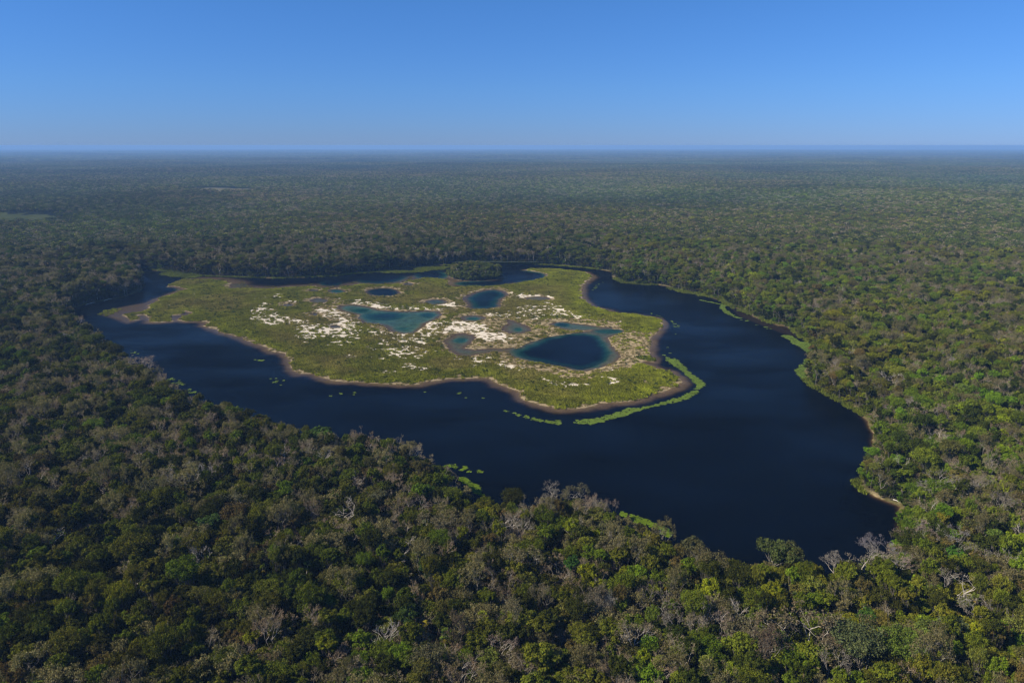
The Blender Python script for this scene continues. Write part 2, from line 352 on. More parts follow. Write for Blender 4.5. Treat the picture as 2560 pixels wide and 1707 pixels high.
inv = vmath(t, 'SUBTRACT', (1, 1, 1), cb.outputs[0]); lk(t, vmath(t, 'MULTIPLY', deep, inv), body.inputs[0])
add = N(t, 'ShaderNodeAddShader'); lk(t, tr.outputs[0], add.inputs[0]); lk(t, body.outputs[0], add.inputs[1])
gl = N(t, 'ShaderNodeBsdfGlossy'); gl.inputs['Roughness'].default_value = .16
gl.inputs[0].default_value = (.95, .95, .90, 1)
bp = N(t, 'ShaderNodeBump'); bp.inputs['Strength'].default_value = .35; bp.inputs['Distance'].default_value = .25
tc = N(t, 'ShaderNodeNewGeometry').outputs['Position']
mp = N(t, 'ShaderNodeMapping'); mp.inputs['Scale'].default_value = (1.0, 1.8, 1); mp.inputs['Rotation'].default_value = (0, 0, .35); lk(t, tc, mp.inputs[0])
lk(t, noise(t, .8, 3, .6, mp.outputs[0]), bp.inputs['Height'])
lk(t, bp.outputs[0], gl.inputs['Normal'])
fr = N(t, 'ShaderNodeFresnel'); fr.inputs['IOR'].default_value = 1.25; lk(t, bp.outputs[0], fr.inputs['Normal'])
gust = mrange(t, noise(t, .012, 5, .65, mp.outputs[0]), .38, .64, .10, .48)
ms = N(t, 'ShaderNodeMixShader'); lk(t, math_(t, 'MULTIPLY', fr.outputs[0], gust), ms.inputs[0]); lk(t, add.outputs[0], ms.inputs[1]); lk(t, gl.outputs[0], ms.inputs[2])
out(t, ms.outputs[0])

def leafmat(name, trans=.25, gloss=.0):
    m, t = mat(name)
    c = vmath(t, 'MULTIPLY', attr(t, 'vt').outputs['Vector'], attr(t, 'tint', 'INSTANCER').outputs['Vector'])
    df = N(t, 'ShaderNodeBsdfDiffuse'); lk(t, c, df.inputs[0])
    tl = N(t, 'ShaderNodeBsdfTranslucent'); lk(t, vmath(t, 'MULTIPLY', c, (1.1, 1.2, .6)), tl.inputs[0])
    ms = N(t, 'ShaderNodeMixShader'); ms.inputs[0].default_value = trans; lk(t, df.outputs[0], ms.inputs[1]); lk(t, tl.outputs[0], ms.inputs[2])
    out(t, ms.outputs[0]); return m
mLeaf = leafmat('foliage'); 
mWood, t = mat('bark')
c = vmath(t, 'MULTIPLY', attr(t, 'vt').outputs['Vector'], attr(t, 'bark', 'INSTANCER').outputs['Vector'])
c = mix(t, 1.0, c, ramp(t, noise(t, 1.5, 3), (.3, (.7,.68,.66)), (.7, (1.1,1.1,1.1))), 'MULTIPLY')
d = N(t, 'ShaderNodeBsdfDiffuse'); lk(t, c, d.inputs[0]); out(t, d.outputs[0])
def simple(name, a, b, scale=1.):
    m, t = mat(name); d = N(t, 'ShaderNodeBsdfDiffuse')
    lk(t, ramp(t, noise(t, scale, 4), (.3, a), (.7, b)), d.inputs[0]); out(t, d.outputs[0]); return m

# ------------------------------------------------------------------ mesh building
def mesh_np(name, V, F, mats, attrs=None, fmat=None, smooth=False):
    """F: (n,4) or (n,3) int array; attrs: {name:(domain,type,array)}"""
    me = bpy.data.meshes.new(name); V = np.asarray(V, np.float32); F = np.asarray(F, np.int32)
    k = F.shape[1]
    me.vertices.add(len(V)); me.vertices.foreach_set('co', V.ravel())
    me.loops.add(F.size); me.loops.foreach_set('vertex_index', F.ravel())
    me.polygons.add(len(F)); me.polygons.foreach_set('loop_start', np.arange(0, F.size, k, dtype=np.int32))
    if fmat is not None: me.polygons.foreach_set('material_index', np.asarray(fmat, np.int32))
    me.polygons.foreach_set('use_smooth', np.full(len(F), smooth))
    for m in mats: me.materials.append(m)
    for n, (dom, ty, a) in (attrs or {}).items():
        at = me.attributes.new(n, ty, dom); a = np.asarray(a, np.float32)
        at.data.foreach_set('vector' if ty == 'FLOAT_VECTOR' else 'value', a.ravel())
    me.update(calc_edges=True); return me
def setting(name, me, kind='structure', **kw):
    o = bpy.data.objects.new(name, me); col.objects.link(o); o['kind'] = kind
    for a, v in kw.items(): o[a] = v
    return o
idx = np.arange(NX * NY).reshape(NY, NX)
quads = np.stack([idx[:-1, :-1], idx[:-1, 1:], idx[1:, 1:], idx[1:, :-1]], -1).reshape(-1, 4)
V = np.stack([GX, GY, h], -1).reshape(-1, 3)
P_ = lambda a: ('POINT', 'FLOAT', a.ravel())
setting('lakeside_ground', mesh_np('lakeside_ground', V, quads, [mG], dict(mud=P_(brownstrip), white=P_(wm), tan=P_(tm), pale=P_(pale), forest=P_(np.maximum(ss(.8, 3, dl), ss(0, -1.5, dit)))), smooth=True),
        label='marshy lakeside ground and lake bed with pale marl flats')
wq = (h < .06) & (dl < 3)
wf = wq[:-1, :-1] | wq[1:, 1:] | wq[:-1, 1:] | wq[1:, :-1]
wf = wf.ravel()
Vw = V.copy(); Vw[:, 2] = 0
setting('lake_water', mesh_np('lake_water', Vw, quads[wf], [mWt], dict(depth=P_(np.clip(-h, 0, 20)), pale=P_(pale)), smooth=True), label='dark blue lake with clear teal shallows')

# outer ground, a ring of sheets out to the horizon
LC = (-90., 500.)
def elev(X, Y):
    r = np.hypot(X - LC[0], Y - LC[1]); k = ss(520, 1500, r)
    return 3.5 + k * ((fbm(X, Y, 900, 201, 4) - .5) * 34 + (fbm(X, Y, 260, 207, 3) - .5) * 10)
def axis(lo, hi, a, b):
    g = list(np.linspace(a, b, 19)); s = 40.; p = b
    while p < hi: s *= 1.06; p += s; g.append(p)
    s = 40.; p = a
    while p > lo: s *= 1.06; p -= s; g.insert(0, p)
    return np.array(g)
ax_, ay_ = axis(-27000, 27000, gx[0], gx[-1]), axis(-3000, 27000, gy[0], gy[-1])
OX, OY = np.meshgrid(ax_, ay_); OZ = elev(OX, OY)
# meet the fine sheet's border height
hb = 0.25 + .16 * 12 + 1.2
inb = (OX >= gx[0] - 1) & (OX <= gx[-1] + 1) & (OY >= gy[0] - 1) & (OY <= gy[-1] + 1)
OZ = np.where(inb, hb - .6, OZ)
ii = np.arange(OX.size).reshape(OX.shape)
oq = np.stack([ii[:-1, :-1], ii[:-1, 1:], ii[1:, 1:], ii[1:, :-1]], -1)
hole = inb[:-1, :-1] & inb[1:, 1:] & inb[:-1, 1:] & inb[1:, :-1]
inner = (OX[:-1, :-1] > gx[0] + 20) & (OX[1:, 1:] < gx[-1] - 20) & (OY[:-1, :-1] > gy[0] + 20) & (OY[1:, 1:] < gy[-1] - 20)
oq = oq[~inner]
setting('forest_ground', mesh_np('forest_ground', np.stack([OX, OY, OZ], -1).reshape(-1, 3), oq.reshape(-1, 4), [mF], smooth=True), label='flat forested plain reaching the horizon')

# meadow clearings far out in the forest
mMe = {'green': simple('meadow_green', (.036,.048,.014), (.055,.064,.022), .02), 'tan': simple('meadow_tan', (.10,.095,.05), (.155,.14,.08), .02)}
for P, kd in meadows:
    Q_ = []
    for (a_, b_), (c_, d_) in zip(P, P[1:] + P[:1]):                      # ragged edge
        for t_ in np.linspace(0, 1, 9)[:-1]:
            e_ = 26 * math.sin(math.pi * t_) * rng.normal(); Q_.append((a_ + (c_ - a_) * t_ + rng.normal() * 9, b_ + (d_ - b_) * t_ + e_ * .9))
    P = np.array(Q_); n = len(P); c0 = P.mean(0)
    V3 = [(p[0], p[1], float(elev(p[0], p[1])) + 5.0) for p in P] + [(c0[0], c0[1], float(elev(*c0)) + 5.0)]
    me = bpy.data.meshes.new('meadow'); me.from_pydata(V3, [], [(i, (i + 1) % n, n) for i in range(n)]); me.materials.append(mMe[kd])
    setting('meadow', me, label=('green' if kd == 'green' else 'straw coloured') + ' grass clearing in the far forest')

# ------------------------------------------------------------------ plant prototypes
class Geo:
    def __init__(s): s.V = []; s.F = []; s.v = []; s.m = []; s.n = 0
    def tube(s, p0, p1, r0, r1, n=4, val=1.0, mi=0):
        p0 = np.array(p0, float); p1 = np.array(p1, float); d = p1 - p0; d /= max(np.linalg.norm(d), 1e-6)
        a = np.cross(d, (0, 0, 1) if abs(d[2]) < .9 else (1, 0, 0)); a /= np.linalg.norm(a); b = np.cross(d, a)
        for p, r in ((p0, r0), (p1, r1)):
            for k in range(n):
                an = 2 * math.pi * k / n; s.V.append(p + (a * math.cos(an) + b * math.sin(an)) * r)
        for k in range(n):
            s.F.append((s.n + k, s.n + (k + 1) % n, s.n + n + (k + 1) % n, s.n + n + k)); s.v.append((val,) * 3); s.m.append(mi)
        s.n += 2 * n
    def quad(s, c, nrm, sz, asp, col, rot, mi=1):
        nrm = np.array(nrm, float); nrm /= max(np.linalg.norm(nrm), 1e-6)
        a = np.cross(nrm, (math.cos(rot), math.sin(rot), .13)); a /= max(np.linalg.norm(a), 1e-6); b = np.cross(nrm, a)
        c = np.array(c); a = a * sz * .5; b = b * sz * .5 * asp; k = random.uniform(.5, 1)
        s.V += [c - a * k - b, c + a - b * k, c + a * k + b, c - a + b * k]
        s.F.append((s.n, s.n + 1, s.n + 2, s.n + 3)); s.v.append(col); s.m.append(mi); s.n += 4
    def leaves(s, c, rad, n, sz, up=.6, vr=(.65, 1.35), flat=.7, mi=1, hue=.12):
        for _ in range(n):
            p = rng.normal(size=3); p /= np.linalg.norm(p); rr = rad * random.random() ** .4
            q = np.array(c) + p * rr * np.array((1, 1, flat))
            nn = p * .8 + rng.normal(size=3) * .55 + np.array((0, 0, up))
            v = random.uniform(*vr); hh = random.uniform(-hue, hue)
            s.quad(q, nn, sz * random.uniform(.6, 1.35), random.uniform(.5, .95), (v * (1 + hh), v, v * (1 - hh)), random.uniform(0, 6.28), mi)
    def mesh(s, name, sel=None):
        F = np.array(s.F); vv = np.array(s.v); mm = np.array(s.m); V = np.array(s.V)
        if sel is not None:
            k = mm == sel; F = F[k]; vv = vv[k]; u, inv = np.unique(F, return_inverse=True); F = inv.reshape(F.shape); V = V[u]
            return mesh_np(name, V, F, [(mWood, mLeaf)[sel]], dict(vt=('FACE', 'FLOAT_VECTOR', vv)))
        return mesh_np(name, V, F, [mWood, mLeaf], dict(vt=('FACE', 'FLOAT_VECTOR', vv)), fmat=mm)

def limb(g, p, q, r0, r1, n=4, seg=3, bend=.12, mi=0, val=1.):
    p = np.array(p, float); q = np.array(q, float); Ln = np.linalg.norm(q - p); prev = p
    off = rng.normal(size=3) * Ln * bend
    for k in range(1, seg + 1):
        t_ = k / seg; pt = p + (q - p) * t_ + off * math.sin(math.pi * t_) + rng.normal(size=3) * Ln * .02 * (k < seg)
        g.tube(prev, pt, r0 + (r1 - r0) * (k - 1) / seg, r0 + (r1 - r0) * t_, n, val, mi); prev = pt
    return prev

def broadleaf(H, Rc, lobes, clumps, nl, sz, flat=.62, sparse=0.):
    """trunk, limbs to lobes, leaf clumps over each lobe"""
    g = Geo(); top = H - Rc * flat * .75
    fork = np.array((random.uniform(-.4, .4), random.uniform(-.4, .4), top * random.uniform(.55, .75)))
    limb(g, (0, 0, -1.0), fork, .24, .17, 6, 3, .03)
    skew = rng.normal(size=2) * Rc * .12
    for i in range(lobes):
        a = 2 * math.pi * (i + random.uniform(-.35, .35)) / lobes * 1.62; rr = Rc * (.18 + .62 * ((i + .5) / lobes) ** .6) * random.uniform(.85, 1.1)
        z = top + Rc * flat * math.sqrt(max(0.02, 1 - (rr / Rc) ** 2)) * .62 + random.uniform(-1.3, .6)
        c = np.array((math.cos(a) * rr + skew[0], math.sin(a) * rr + skew[1], z)); lr = Rc * random.uniform(.26, .42)
        lv = random.uniform(.78, 1.25)
        e = limb(g, fork, c - (0, 0, lr * .35), .13, .05, 4, 3, .08)
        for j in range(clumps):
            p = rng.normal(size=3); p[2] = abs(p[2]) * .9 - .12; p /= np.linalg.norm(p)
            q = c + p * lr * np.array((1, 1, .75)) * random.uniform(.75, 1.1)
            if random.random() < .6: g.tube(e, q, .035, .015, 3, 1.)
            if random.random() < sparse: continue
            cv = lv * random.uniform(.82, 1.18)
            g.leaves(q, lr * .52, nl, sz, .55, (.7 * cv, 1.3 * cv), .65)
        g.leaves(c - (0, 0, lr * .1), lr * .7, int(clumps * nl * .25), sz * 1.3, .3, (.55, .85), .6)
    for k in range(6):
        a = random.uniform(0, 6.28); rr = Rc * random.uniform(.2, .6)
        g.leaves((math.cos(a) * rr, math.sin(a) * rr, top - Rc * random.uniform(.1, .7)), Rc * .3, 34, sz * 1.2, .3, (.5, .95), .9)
    return g

def bare(H, Rc, levels=4, one=False, leaf=0., leafsz=.3, vee=2, start=.45, lim=.15):
    """open branching tree: pale limbs in slot 0, fine twigs in slot 1"""
    g = Geo(); fork = np.array((random.uniform(-.5, .5), random.uniform(-.5, .5), H * start))
    limb(g, (0, 0, -1.), fork, lim * 1.7, lim * 1.25, 6, 3, .03)
    def grow(p, d, ln, r, lv):
        q = limb(g, p, np.array(p) + np.array(d) * ln, r, r * .62, 5 if lv == 0 else 3, 3 if lv < 2 else 2, .10, 0 if (lv < levels or one) else 1, 1. if lv < levels else random.uniform(.8, 1.2))
        if lv >= levels:
            if leaf and random.random() < leaf: g.leaves(q, .55 if leafsz < .2 else .8, 5 if leafsz < .2 else 9, leafsz, .3, (.7, 1.35), .7)
            return
        n = random.choice((2, 3, 3)) if lv < levels - 1 else 5
        for k in range(n):
            v = rng.normal(size=3); v[2] *= .55
            nd = np.array(d) * .62 + v * .5 + np.array((0, 0, .14)); nd /= np.linalg.norm(nd)
            grow(q, nd, ln * random.uniform(.58, .8), max(r * .55, .027), lv + 1)
    for k in range(vee):
        a = 2 * math.pi * (k + random.uniform(-.2, .2)) / vee; tilt = random.uniform(.45, .95) * Rc / H * 1.7
        d = np.array((math.cos(a) * tilt, math.sin(a) * tilt, 1.)); d /= np.linalg.norm(d)
        grow(fork, d, (H - H * start) * random.uniform(.42, .55), lim, 0)
    return g

def palm(H):
    g = Geo(); tx, ty = random.uniform(-.6, .6), random.uniform(-.6, .6)
    top = limb(g, (0, 0, -1.), (tx, ty, H), .19, .13, 6, 4, .015)
    for k in range(16):
        a = 2.4 * k + random.uniform(-.3, .3); el = random.uniform(-.35, 1.1) if k < 13 else random.uniform(-1.2, -.7); v = (1., 1., 1.) if k < 13 else (1.9, 1.1, .7)
        d = np.array((math.cos(a) * math.cos(el), math.sin(a) * math.cos(el), math.sin(el)))
        c = top + d * .95; g.tube(top, c, .03, .02, 3, .8, 1)
        side = np.cross(d, (0, 0, 1)); side /= max(np.linalg.norm(side), 1e-6); upv = np.cross(side, d)
        for j in range(7):
            b = -1.25 + 2.5 * j / 6; r_ = .95 * random.uniform(.85, 1.1)
            dd = d * math.cos(b) + side * math.sin(b); tip = c + dd * r_ - np.array((0, 0, .22)); w_ = np.cross(dd, upv) * .11
            vv = random.uniform(.75, 1.3)
            g.V += [c - w_ * .3, c + w_ * .3, c + dd * r_ * .6 + w_, tip]; g.F.append((g.n, g.n + 1, g.n + 2, g.n + 3)); g.v.append(tuple(vv * x for x in v)); g.m.append(1); g.n += 4
    return g

def shrub(Rc, H, n, sz):
    g = Geo()
    for k in range(3): limb(g, (0, 0, -.5), (random.uniform(-1, 1) * Rc * .4, random.uniform(-1, 1) * Rc * .4, H * .8), .07, .03, 3, 2, .1)
    for k in range(9):
        a = random.uniform(0, 6.28); rr = Rc * math.sqrt(random.random()) * .8
        c = (math.cos(a) * rr, math.sin(a) * rr, H * random.uniform(.45, 1.) - rr * .12); cv = random.uniform(.65, 1.25)
        g.leaves(c, Rc * .33, n // 9, sz, .5, (.7 * cv, 1.3 * cv), .9)
    return g

def dead_thicket(Rc, H):
    g = Geo()
    for k in range(16):
        a = random.uniform(0, 6.28); rr = Rc * math.sqrt(random.random()); x, y = math.cos(a) * rr, math.sin(a) * rr
        q = limb(g, (x, y, 0), (x * 1.2, y * 1.2, H * random.uniform(.6, .85)), .05, .035, 3, 2, .05)
        for j in range(6):
            e = q + rng.normal(size=3) * (.6, .6, .3) + (0, 0, random.uniform(.5, 1.4)); g.tube(q, e, .03, .018, 3, random.uniform(.8, 1.2), 1)
    g.leaves((0, 0, H * .45), Rc, 60, .35, .4, (.4, .8), .5)
    return g

kinds = {}
def add_kind(kd, g, H, Rc): kinds.setdefault(kd, []).append(dict(g=g, H=H, R=Rc))
for s_ in range(5):
    Rr = (3.3, 3.9, 4.4, 5.0, 3.6)[s_]; Hh = (12.5, 13.5, 14.5, 15.0, 14.5)[s_]
    add_kind('broad', broadleaf(Hh, Rr, 9 + s_ % 3, 11, 25, .34), Hh, Rr)
for s_ in range(3):
    Rr = (4.2, 4.8, 3.6)[s_]; Hh = (14., 15., 13.)[s_]
    add_kind('thin', broadleaf(Hh, Rr, 11, 9, 17, .30, .7, .2), Hh, Rr)
add_kind('spread', broadleaf(15.5, 6.6, 22, 11, 25, .34, .5, .1), 15.5, 6.6)
add_kind('spread', broadleaf(16., 6.0, 20, 11, 25, .34, .55, .05), 16., 6.0)
for s_ in range(3): add_kind('tan', bare(14.5, 5.0, 4, leaf=.97, leafsz=.30, vee=3, start=.36), 14.5, 4.6)
for s_ in range(3): add_kind('bare', bare((13.5, 15., 14.)[s_], (4.6, 4.2, 5.)[s_], 4, leaf=.75, leafsz=.17, vee=(3, 2, 4)[s_], start=(.4, .45, .34)[s_], lim=.17), (13.5, 15., 14.)[s_], 4.2)
for s_ in range(2): add_kind('snag', bare((13., 14.)[s_], 3.2, 3, one=True, vee=(2, 3)[s_], start=(.5, .42)[s_], lim=.13), (13., 14.)[s_], 2.6)
for s_ in range(2): add_kind('palm', palm((11., 13.)[s_]), (12., 14.)[s_], 1.9)
for s_ in range(4): add_kind('shrub', shrub((2.8, 3.4, 2.5, 3.8)[s_], (6., 7., 5., 8.)[s_], 900, .38), (6., 7., 5., 8.)[s_], (2.8, 3.4, 2.5, 3.8)[s_])
for s_ in range(2): add_kind('thicket', dead_thicket(2.8, 6.5), 7., 2.8)
# marsh plants
def tussock(n, rad, hgt, wid):
    g = Geo()
    for _ in range(n):
        a = random.uniform(0, 6.28); rr = rad * math.sqrt(random.random()); x, y = math.cos(a) * rr, math.sin(a) * rr
        hh = hgt * random.uniform(.5, 1.15); b = random.uniform(0, 6.28); dx, dy = math.cos(b) * wid, math.sin(b) * wid; lx, ly = random.uniform(-.45, .45) * hh, random.uniform(-.45, .45) * hh
        v = random.uniform(.65, 1.35)
        g.V += [(x - dx, y - dy, -.05), (x + dx, y + dy, -.05), (x + dx * .8 + lx, y + dy * .8 + ly, hh), (x - dx * .7 + lx * 1.1, y - dy * .7 + ly * 1.1, hh * .85)]
        g.F.append((g.n, g.n + 1, g.n + 2, g.n + 3)); g.v.append((v, v, v * .95)); g.m.append(1); g.n += 4
    g.V = [np.array(p, float) for p in g.V]; return g
for s_ in range(3): add_kind('sedge', tussock(46, 1.35, .75, .16), 1, 1.3)
def pads(n, rad):
    g = Geo()
    for _ in range(n):
        a = random.uniform(0, 6.28); rr = rad * math.sqrt(random.random())
        g.quad((math.cos(a) * rr, math.sin(a) * rr, random.uniform(.02, .10)), (random.uniform(-.15, .15), random.uniform(-.15, .15), 1), random.uniform(.25, .6), random.uniform(.7, 1), (random.uniform(.75, 1.25),) * 3, random.uniform(0, 6.28))
    return g
for s_ in range(3): add_kind('pads', pads(22, .9), 1, .9)
# ---- tiles of far canopy, colours kept per crown
PAL = dict(dark=(.046,.054,.011), mid=(.080,.103,.012), olive=(.104,.114,.016), yell=(.165,.188,.014), bright=(.100,.150,.014),
           tan=(.215,.178,.085), brown=(.112,.088,.036), grey=(.265,.222,.145), pale=(.34,.30,.21))
def tile(size, dens, sz, bare_share):
    g = Geo(); n = int(size * size / dens); pts = []
    tries = 0
    while len(pts) < n and tries < n * 30:
        tries += 1; p = (random.uniform(-.5, .5) * size, random.uniform(-.5, .5) * size)
        if all((p[0] - q[0]) ** 2 + (p[1] - q[1]) ** 2 > 17 for q in pts): pts.append(p)
    for x, y in pts:
        Rr = random.uniform(2.6, 4.9); H = random.uniform(10, 15.5) + (Rr - 3.5); u = random.random()
        if u < bare_share:
            cc = PAL['grey'] if random.random() < .4 else (PAL['tan'] if random.random() < .7 else PAL['pale']); nq = 34; s2 = sz * .72
        else:
            cc = PAL[random.choice(('dark', 'dark', 'mid', 'mid', 'mid', 'olive', 'olive', 'yell', 'bright', 'brown'))]; nq = 60; s2 = sz
        for _ in range(nq):
            p = rng.normal(size=3); p[2] = abs(p[2]) - .15; p /= np.linalg.norm(p); rr = random.uniform(.75, 1.05)
            q = (x + p[0] * Rr * rr, y + p[1] * Rr * rr, H - Rr * .6 + p[2] * Rr * .6 * rr)
            v = random.uniform(.65, 1.35); g.quad(q, p * .8 + rng.normal(size=3) * .45, s2 * random.uniform(.7, 1.3), .8, tuple(v * a for a in cc), random.uniform(0, 6.28))
    for _ in range(int(size * size / 2.0)):
        x, y = random.uniform(-.5, .5) * size, random.uniform(-.5, .5) * size; cc = PAL[random.choice(('dark', 'mid', 'olive', 'dark', 'brown'))]
        v = random.uniform(.6, 1.1); g.quad((x, y, random.uniform(5, 9)), rng.normal(size=3) * .5 + (0, 0, 1), sz * 1.7, .9, tuple(v * a for a in cc), random.uniform(0, 6.28))
    return g
TS = 60.
for s_ in range(6): add_kind('tile', tile(TS + 3, 36, .95, (.28, .40, .52, .34, .46, .24)[s_]), 14, 30)

protos = []                                    # flat list; meshes joined for the forest mass, split for individuals
src = bpy.data.collections.new('plant_sources')  # never linked to the scene
for kd, lst in kinds.items():
    for e in lst:
        e['i'] = len(protos); protos.append(e); e['kd'] = kd
        o = bpy.data.objects.new('plant_source_%03d' % e['i'], e['g'].mesh(kd)); src.objects.link(o)

# ------------------------------------------------------------------ scatter object (geometry nodes)
def scatter(name, P, I, S, Rz, T, B, **kw):
    """P positions, I prototype index, S scale xyz, Rz rotation, T tint, B bark colour"""
    me = bpy.data.meshes.new(name); n = len(P)
    me.vertices.add(n); me.vertices.foreach_set('co', np.asarray(P, np.float32).ravel())
    def va(nm, ty, a, f): at = me.attributes.new(nm, ty, 'POINT'); at.data.foreach_set(f, np.asarray(a).ravel())
    va('pi', 'INT', np.asarray(I, np.int32), 'value'); va('ps', 'FLOAT_VECTOR', np.asarray(S, np.float32), 'vector')
    rot = np.zeros((n, 3), np.float32); rot[:, 2] = Rz; va('pr', 'FLOAT_VECTOR', rot, 'vector')
    va('tint', 'FLOAT_VECTOR', np.asarray(T, np.float32), 'vector'); va('bark', 'FLOAT_VECTOR', np.asarray(B, np.float32), 'vector')
    me.update()
    ng = bpy.data.node_groups.new(name + '_nodes', 'GeometryNodeTree')
    ng.interface.new_socket('Geometry', in_out='INPUT', socket_type='NodeSocketGeometry'); ng.interface.new_socket('Geometry', in_out='OUTPUT', socket_type='NodeSocketGeometry')
    gi = ng.nodes.new('NodeGroupInput'); go = ng.nodes.new('NodeGroupOutput')
    ci = ng.nodes.new('GeometryNodeCollectionInfo'); ci.inputs[0].default_value = src; ci.inputs['Separate Children'].default_value = True; ci.inputs['Reset Children'].default_value = True
    ip = ng.nodes.new('GeometryNodeInstanceOnPoints'); ip.inputs['Pick Instance'].default_value = True
    def na(nm, ty):
        a = ng.nodes.new('GeometryNodeInputNamedAttribute'); a.data_type = ty; a.inputs[0].default_value = nm
        return [o for o in a.outputs if o.enabled and o.name == 'Attribute'][0]
    ng.links.new(gi.outputs[0], ip.inputs['Points']); ng.links.new(ci.outputs[0], ip.inputs['Instance'])
    ng.links.new(na('pi', 'INT'), ip.inputs['Instance Index']); ng.links.new(na('pr', 'FLOAT_VECTOR'), ip.inputs['Rotation']); ng.links.new(na('ps', 'FLOAT_VECTOR'), ip.inputs['Scale'])
    ng.links.new(ip.outputs[0], go.inputs[0])
    o = setting(name, me, 'stuff', **kw)
    m = o.modifiers.new('scatter', 'NODES'); m.node_group = ng
    return o

# height lookup
def ground_z(x, y):
    x = np.asarray(x, float); y = np.asarray(y, float)
    i = np.clip(np.round((x - gx[0]) / CS).astype(int), 0, NX - 1); j = np.clip(np.round((y - gy[0]) / CS).astype(int), 0, NY - 1)
    inside = (x > gx[0]) & (x < gx[-1]) & (y > gy[0]) & (y < gy[-1])
    return np.where(inside, h[j, i], np.maximum(elev(x, y), 3.5 if False else -50))
def fld(A, x, y, default):
    x = np.asarray(x, float); y = np.asarray(y, float)
    i = np.clip(np.round((x - gx[0]) / CS).astype(int), 0, NX - 1); j = np.clip(np.round((y - gy[0]) / CS).astype(int), 0, NY - 1)
    inside = (x > gx[0]) & (x < gx[-1]) & (y > gy[0]) & (y < gy[-1])
    return np.where(inside, A[j, i], default)

def pal_mix(x, y, u, kd):
    """leaf tint and bark tint of a plant: kind, chance, stand, plus light and shade put into the tint"""
    n = len(x); T = np.zeros((n, 3)); B = np.zeros((n, 3))
    right = ss(-80, 140, x - (y - 300) * .15)           # greener stand to the east, with its front-lit brightness put into the tint
    stand = fbm(x, y, 45, 301, 3)
    v = rng.uniform(.8, 1.25, n)
    P = {k_: np.array(c_) for k_, c_ in PAL.items()}
    for i in range(n):
        k = kd[i]; r = rng.random(); f = right[i]
        if k in ('broad', 'shrub', 'spread', 'thin'):
            if r < .26: c_ = P['dark'] * .85
            elif r < .52: c_ = P['mid']
            elif r < .76: c_ = P['olive']
            elif r < .84: c_ = P['bright']
            elif r < .84 + .06 * f + .02: c_ = P['yell'] * .85
            elif r < .955: c_ = P['olive'] * np.array((.95, .9, 1.1))
            else: c_ = P['brown'] * .85
            if k == 'shrub': c_ = c_ * .6  # undergrowth darkened to paint deeper shade into the canopy gaps
            if k == 'thin': c_ = c_ * .6 + P['tan'] * .27
            c_ = c_ * np.array((.90 + .56 * f, .86 + .60 * f, .75 + .25 * f)) * (np.array((1, 1, 1)) + (stand[i] - .5) * np.array((.5, -.1, .2)))
        elif k == 'tan': c_ = P['tan'] * np.array((.8, .85, .75)) * (1 - .1 * f)
        elif k in ('bare', 'snag'): c_ = P['grey'] * (np.array((1.1, .98, .95)) if r < .4 else np.array((1., .99, .93)))
        elif k == 'thicket': c_ = np.array((.17,.13,.095))
        elif k == 'palm': c_ = np.array((.12,.15,.022)) if r < .6 else np.array((.06,.10,.025))
        else: c_ = P['mid']
        T[i] = c_ * v[i]
        b = .75 if k in ('bare', 'snag', 'palm') else (.5 if k == 'tan' else .26)
        B[i] = np.array((.56,.51,.43)) * b * rng.uniform(.7, 1.25)
    return T, B

# ------------------------------------------------------------------ individual trees
NAMES = dict(broad='broadleaf_tree', thin='sparse_tree', spread='spreading_tree', tan='half_leafless_tree', bare='leafless_tree', snag='dead_tree', palm='fan_palm', shrub='shrub')
split = {}
def split_mesh(e):
    if e['i'] not in split:
        split[e['i']] = (e['g'].mesh('trunk', 0), e['g'].mesh('crown', 1) if 1 in e['g'].m else None)
    return split[e['i']]
CROWN = dict(palm='fronds')
trees = []            # dicts of every individual
def plan(x, y, kd, Rt, tint=None, bark=None, desc=None, Ht=None, pi=None):
    lst = kinds[kd]; e = lst[pi % len(lst)] if pi is not None else random.choice(lst)
    s = Rt / e['R']; sz = (Ht / e['H']) if Ht else min(max(s * 1.1, .76), 1.15)
    trees.append(dict(x=x, y=y, e=e, kd=kd, s=s, sz=sz, tint=tint, bark=bark, desc=desc, R=Rt))
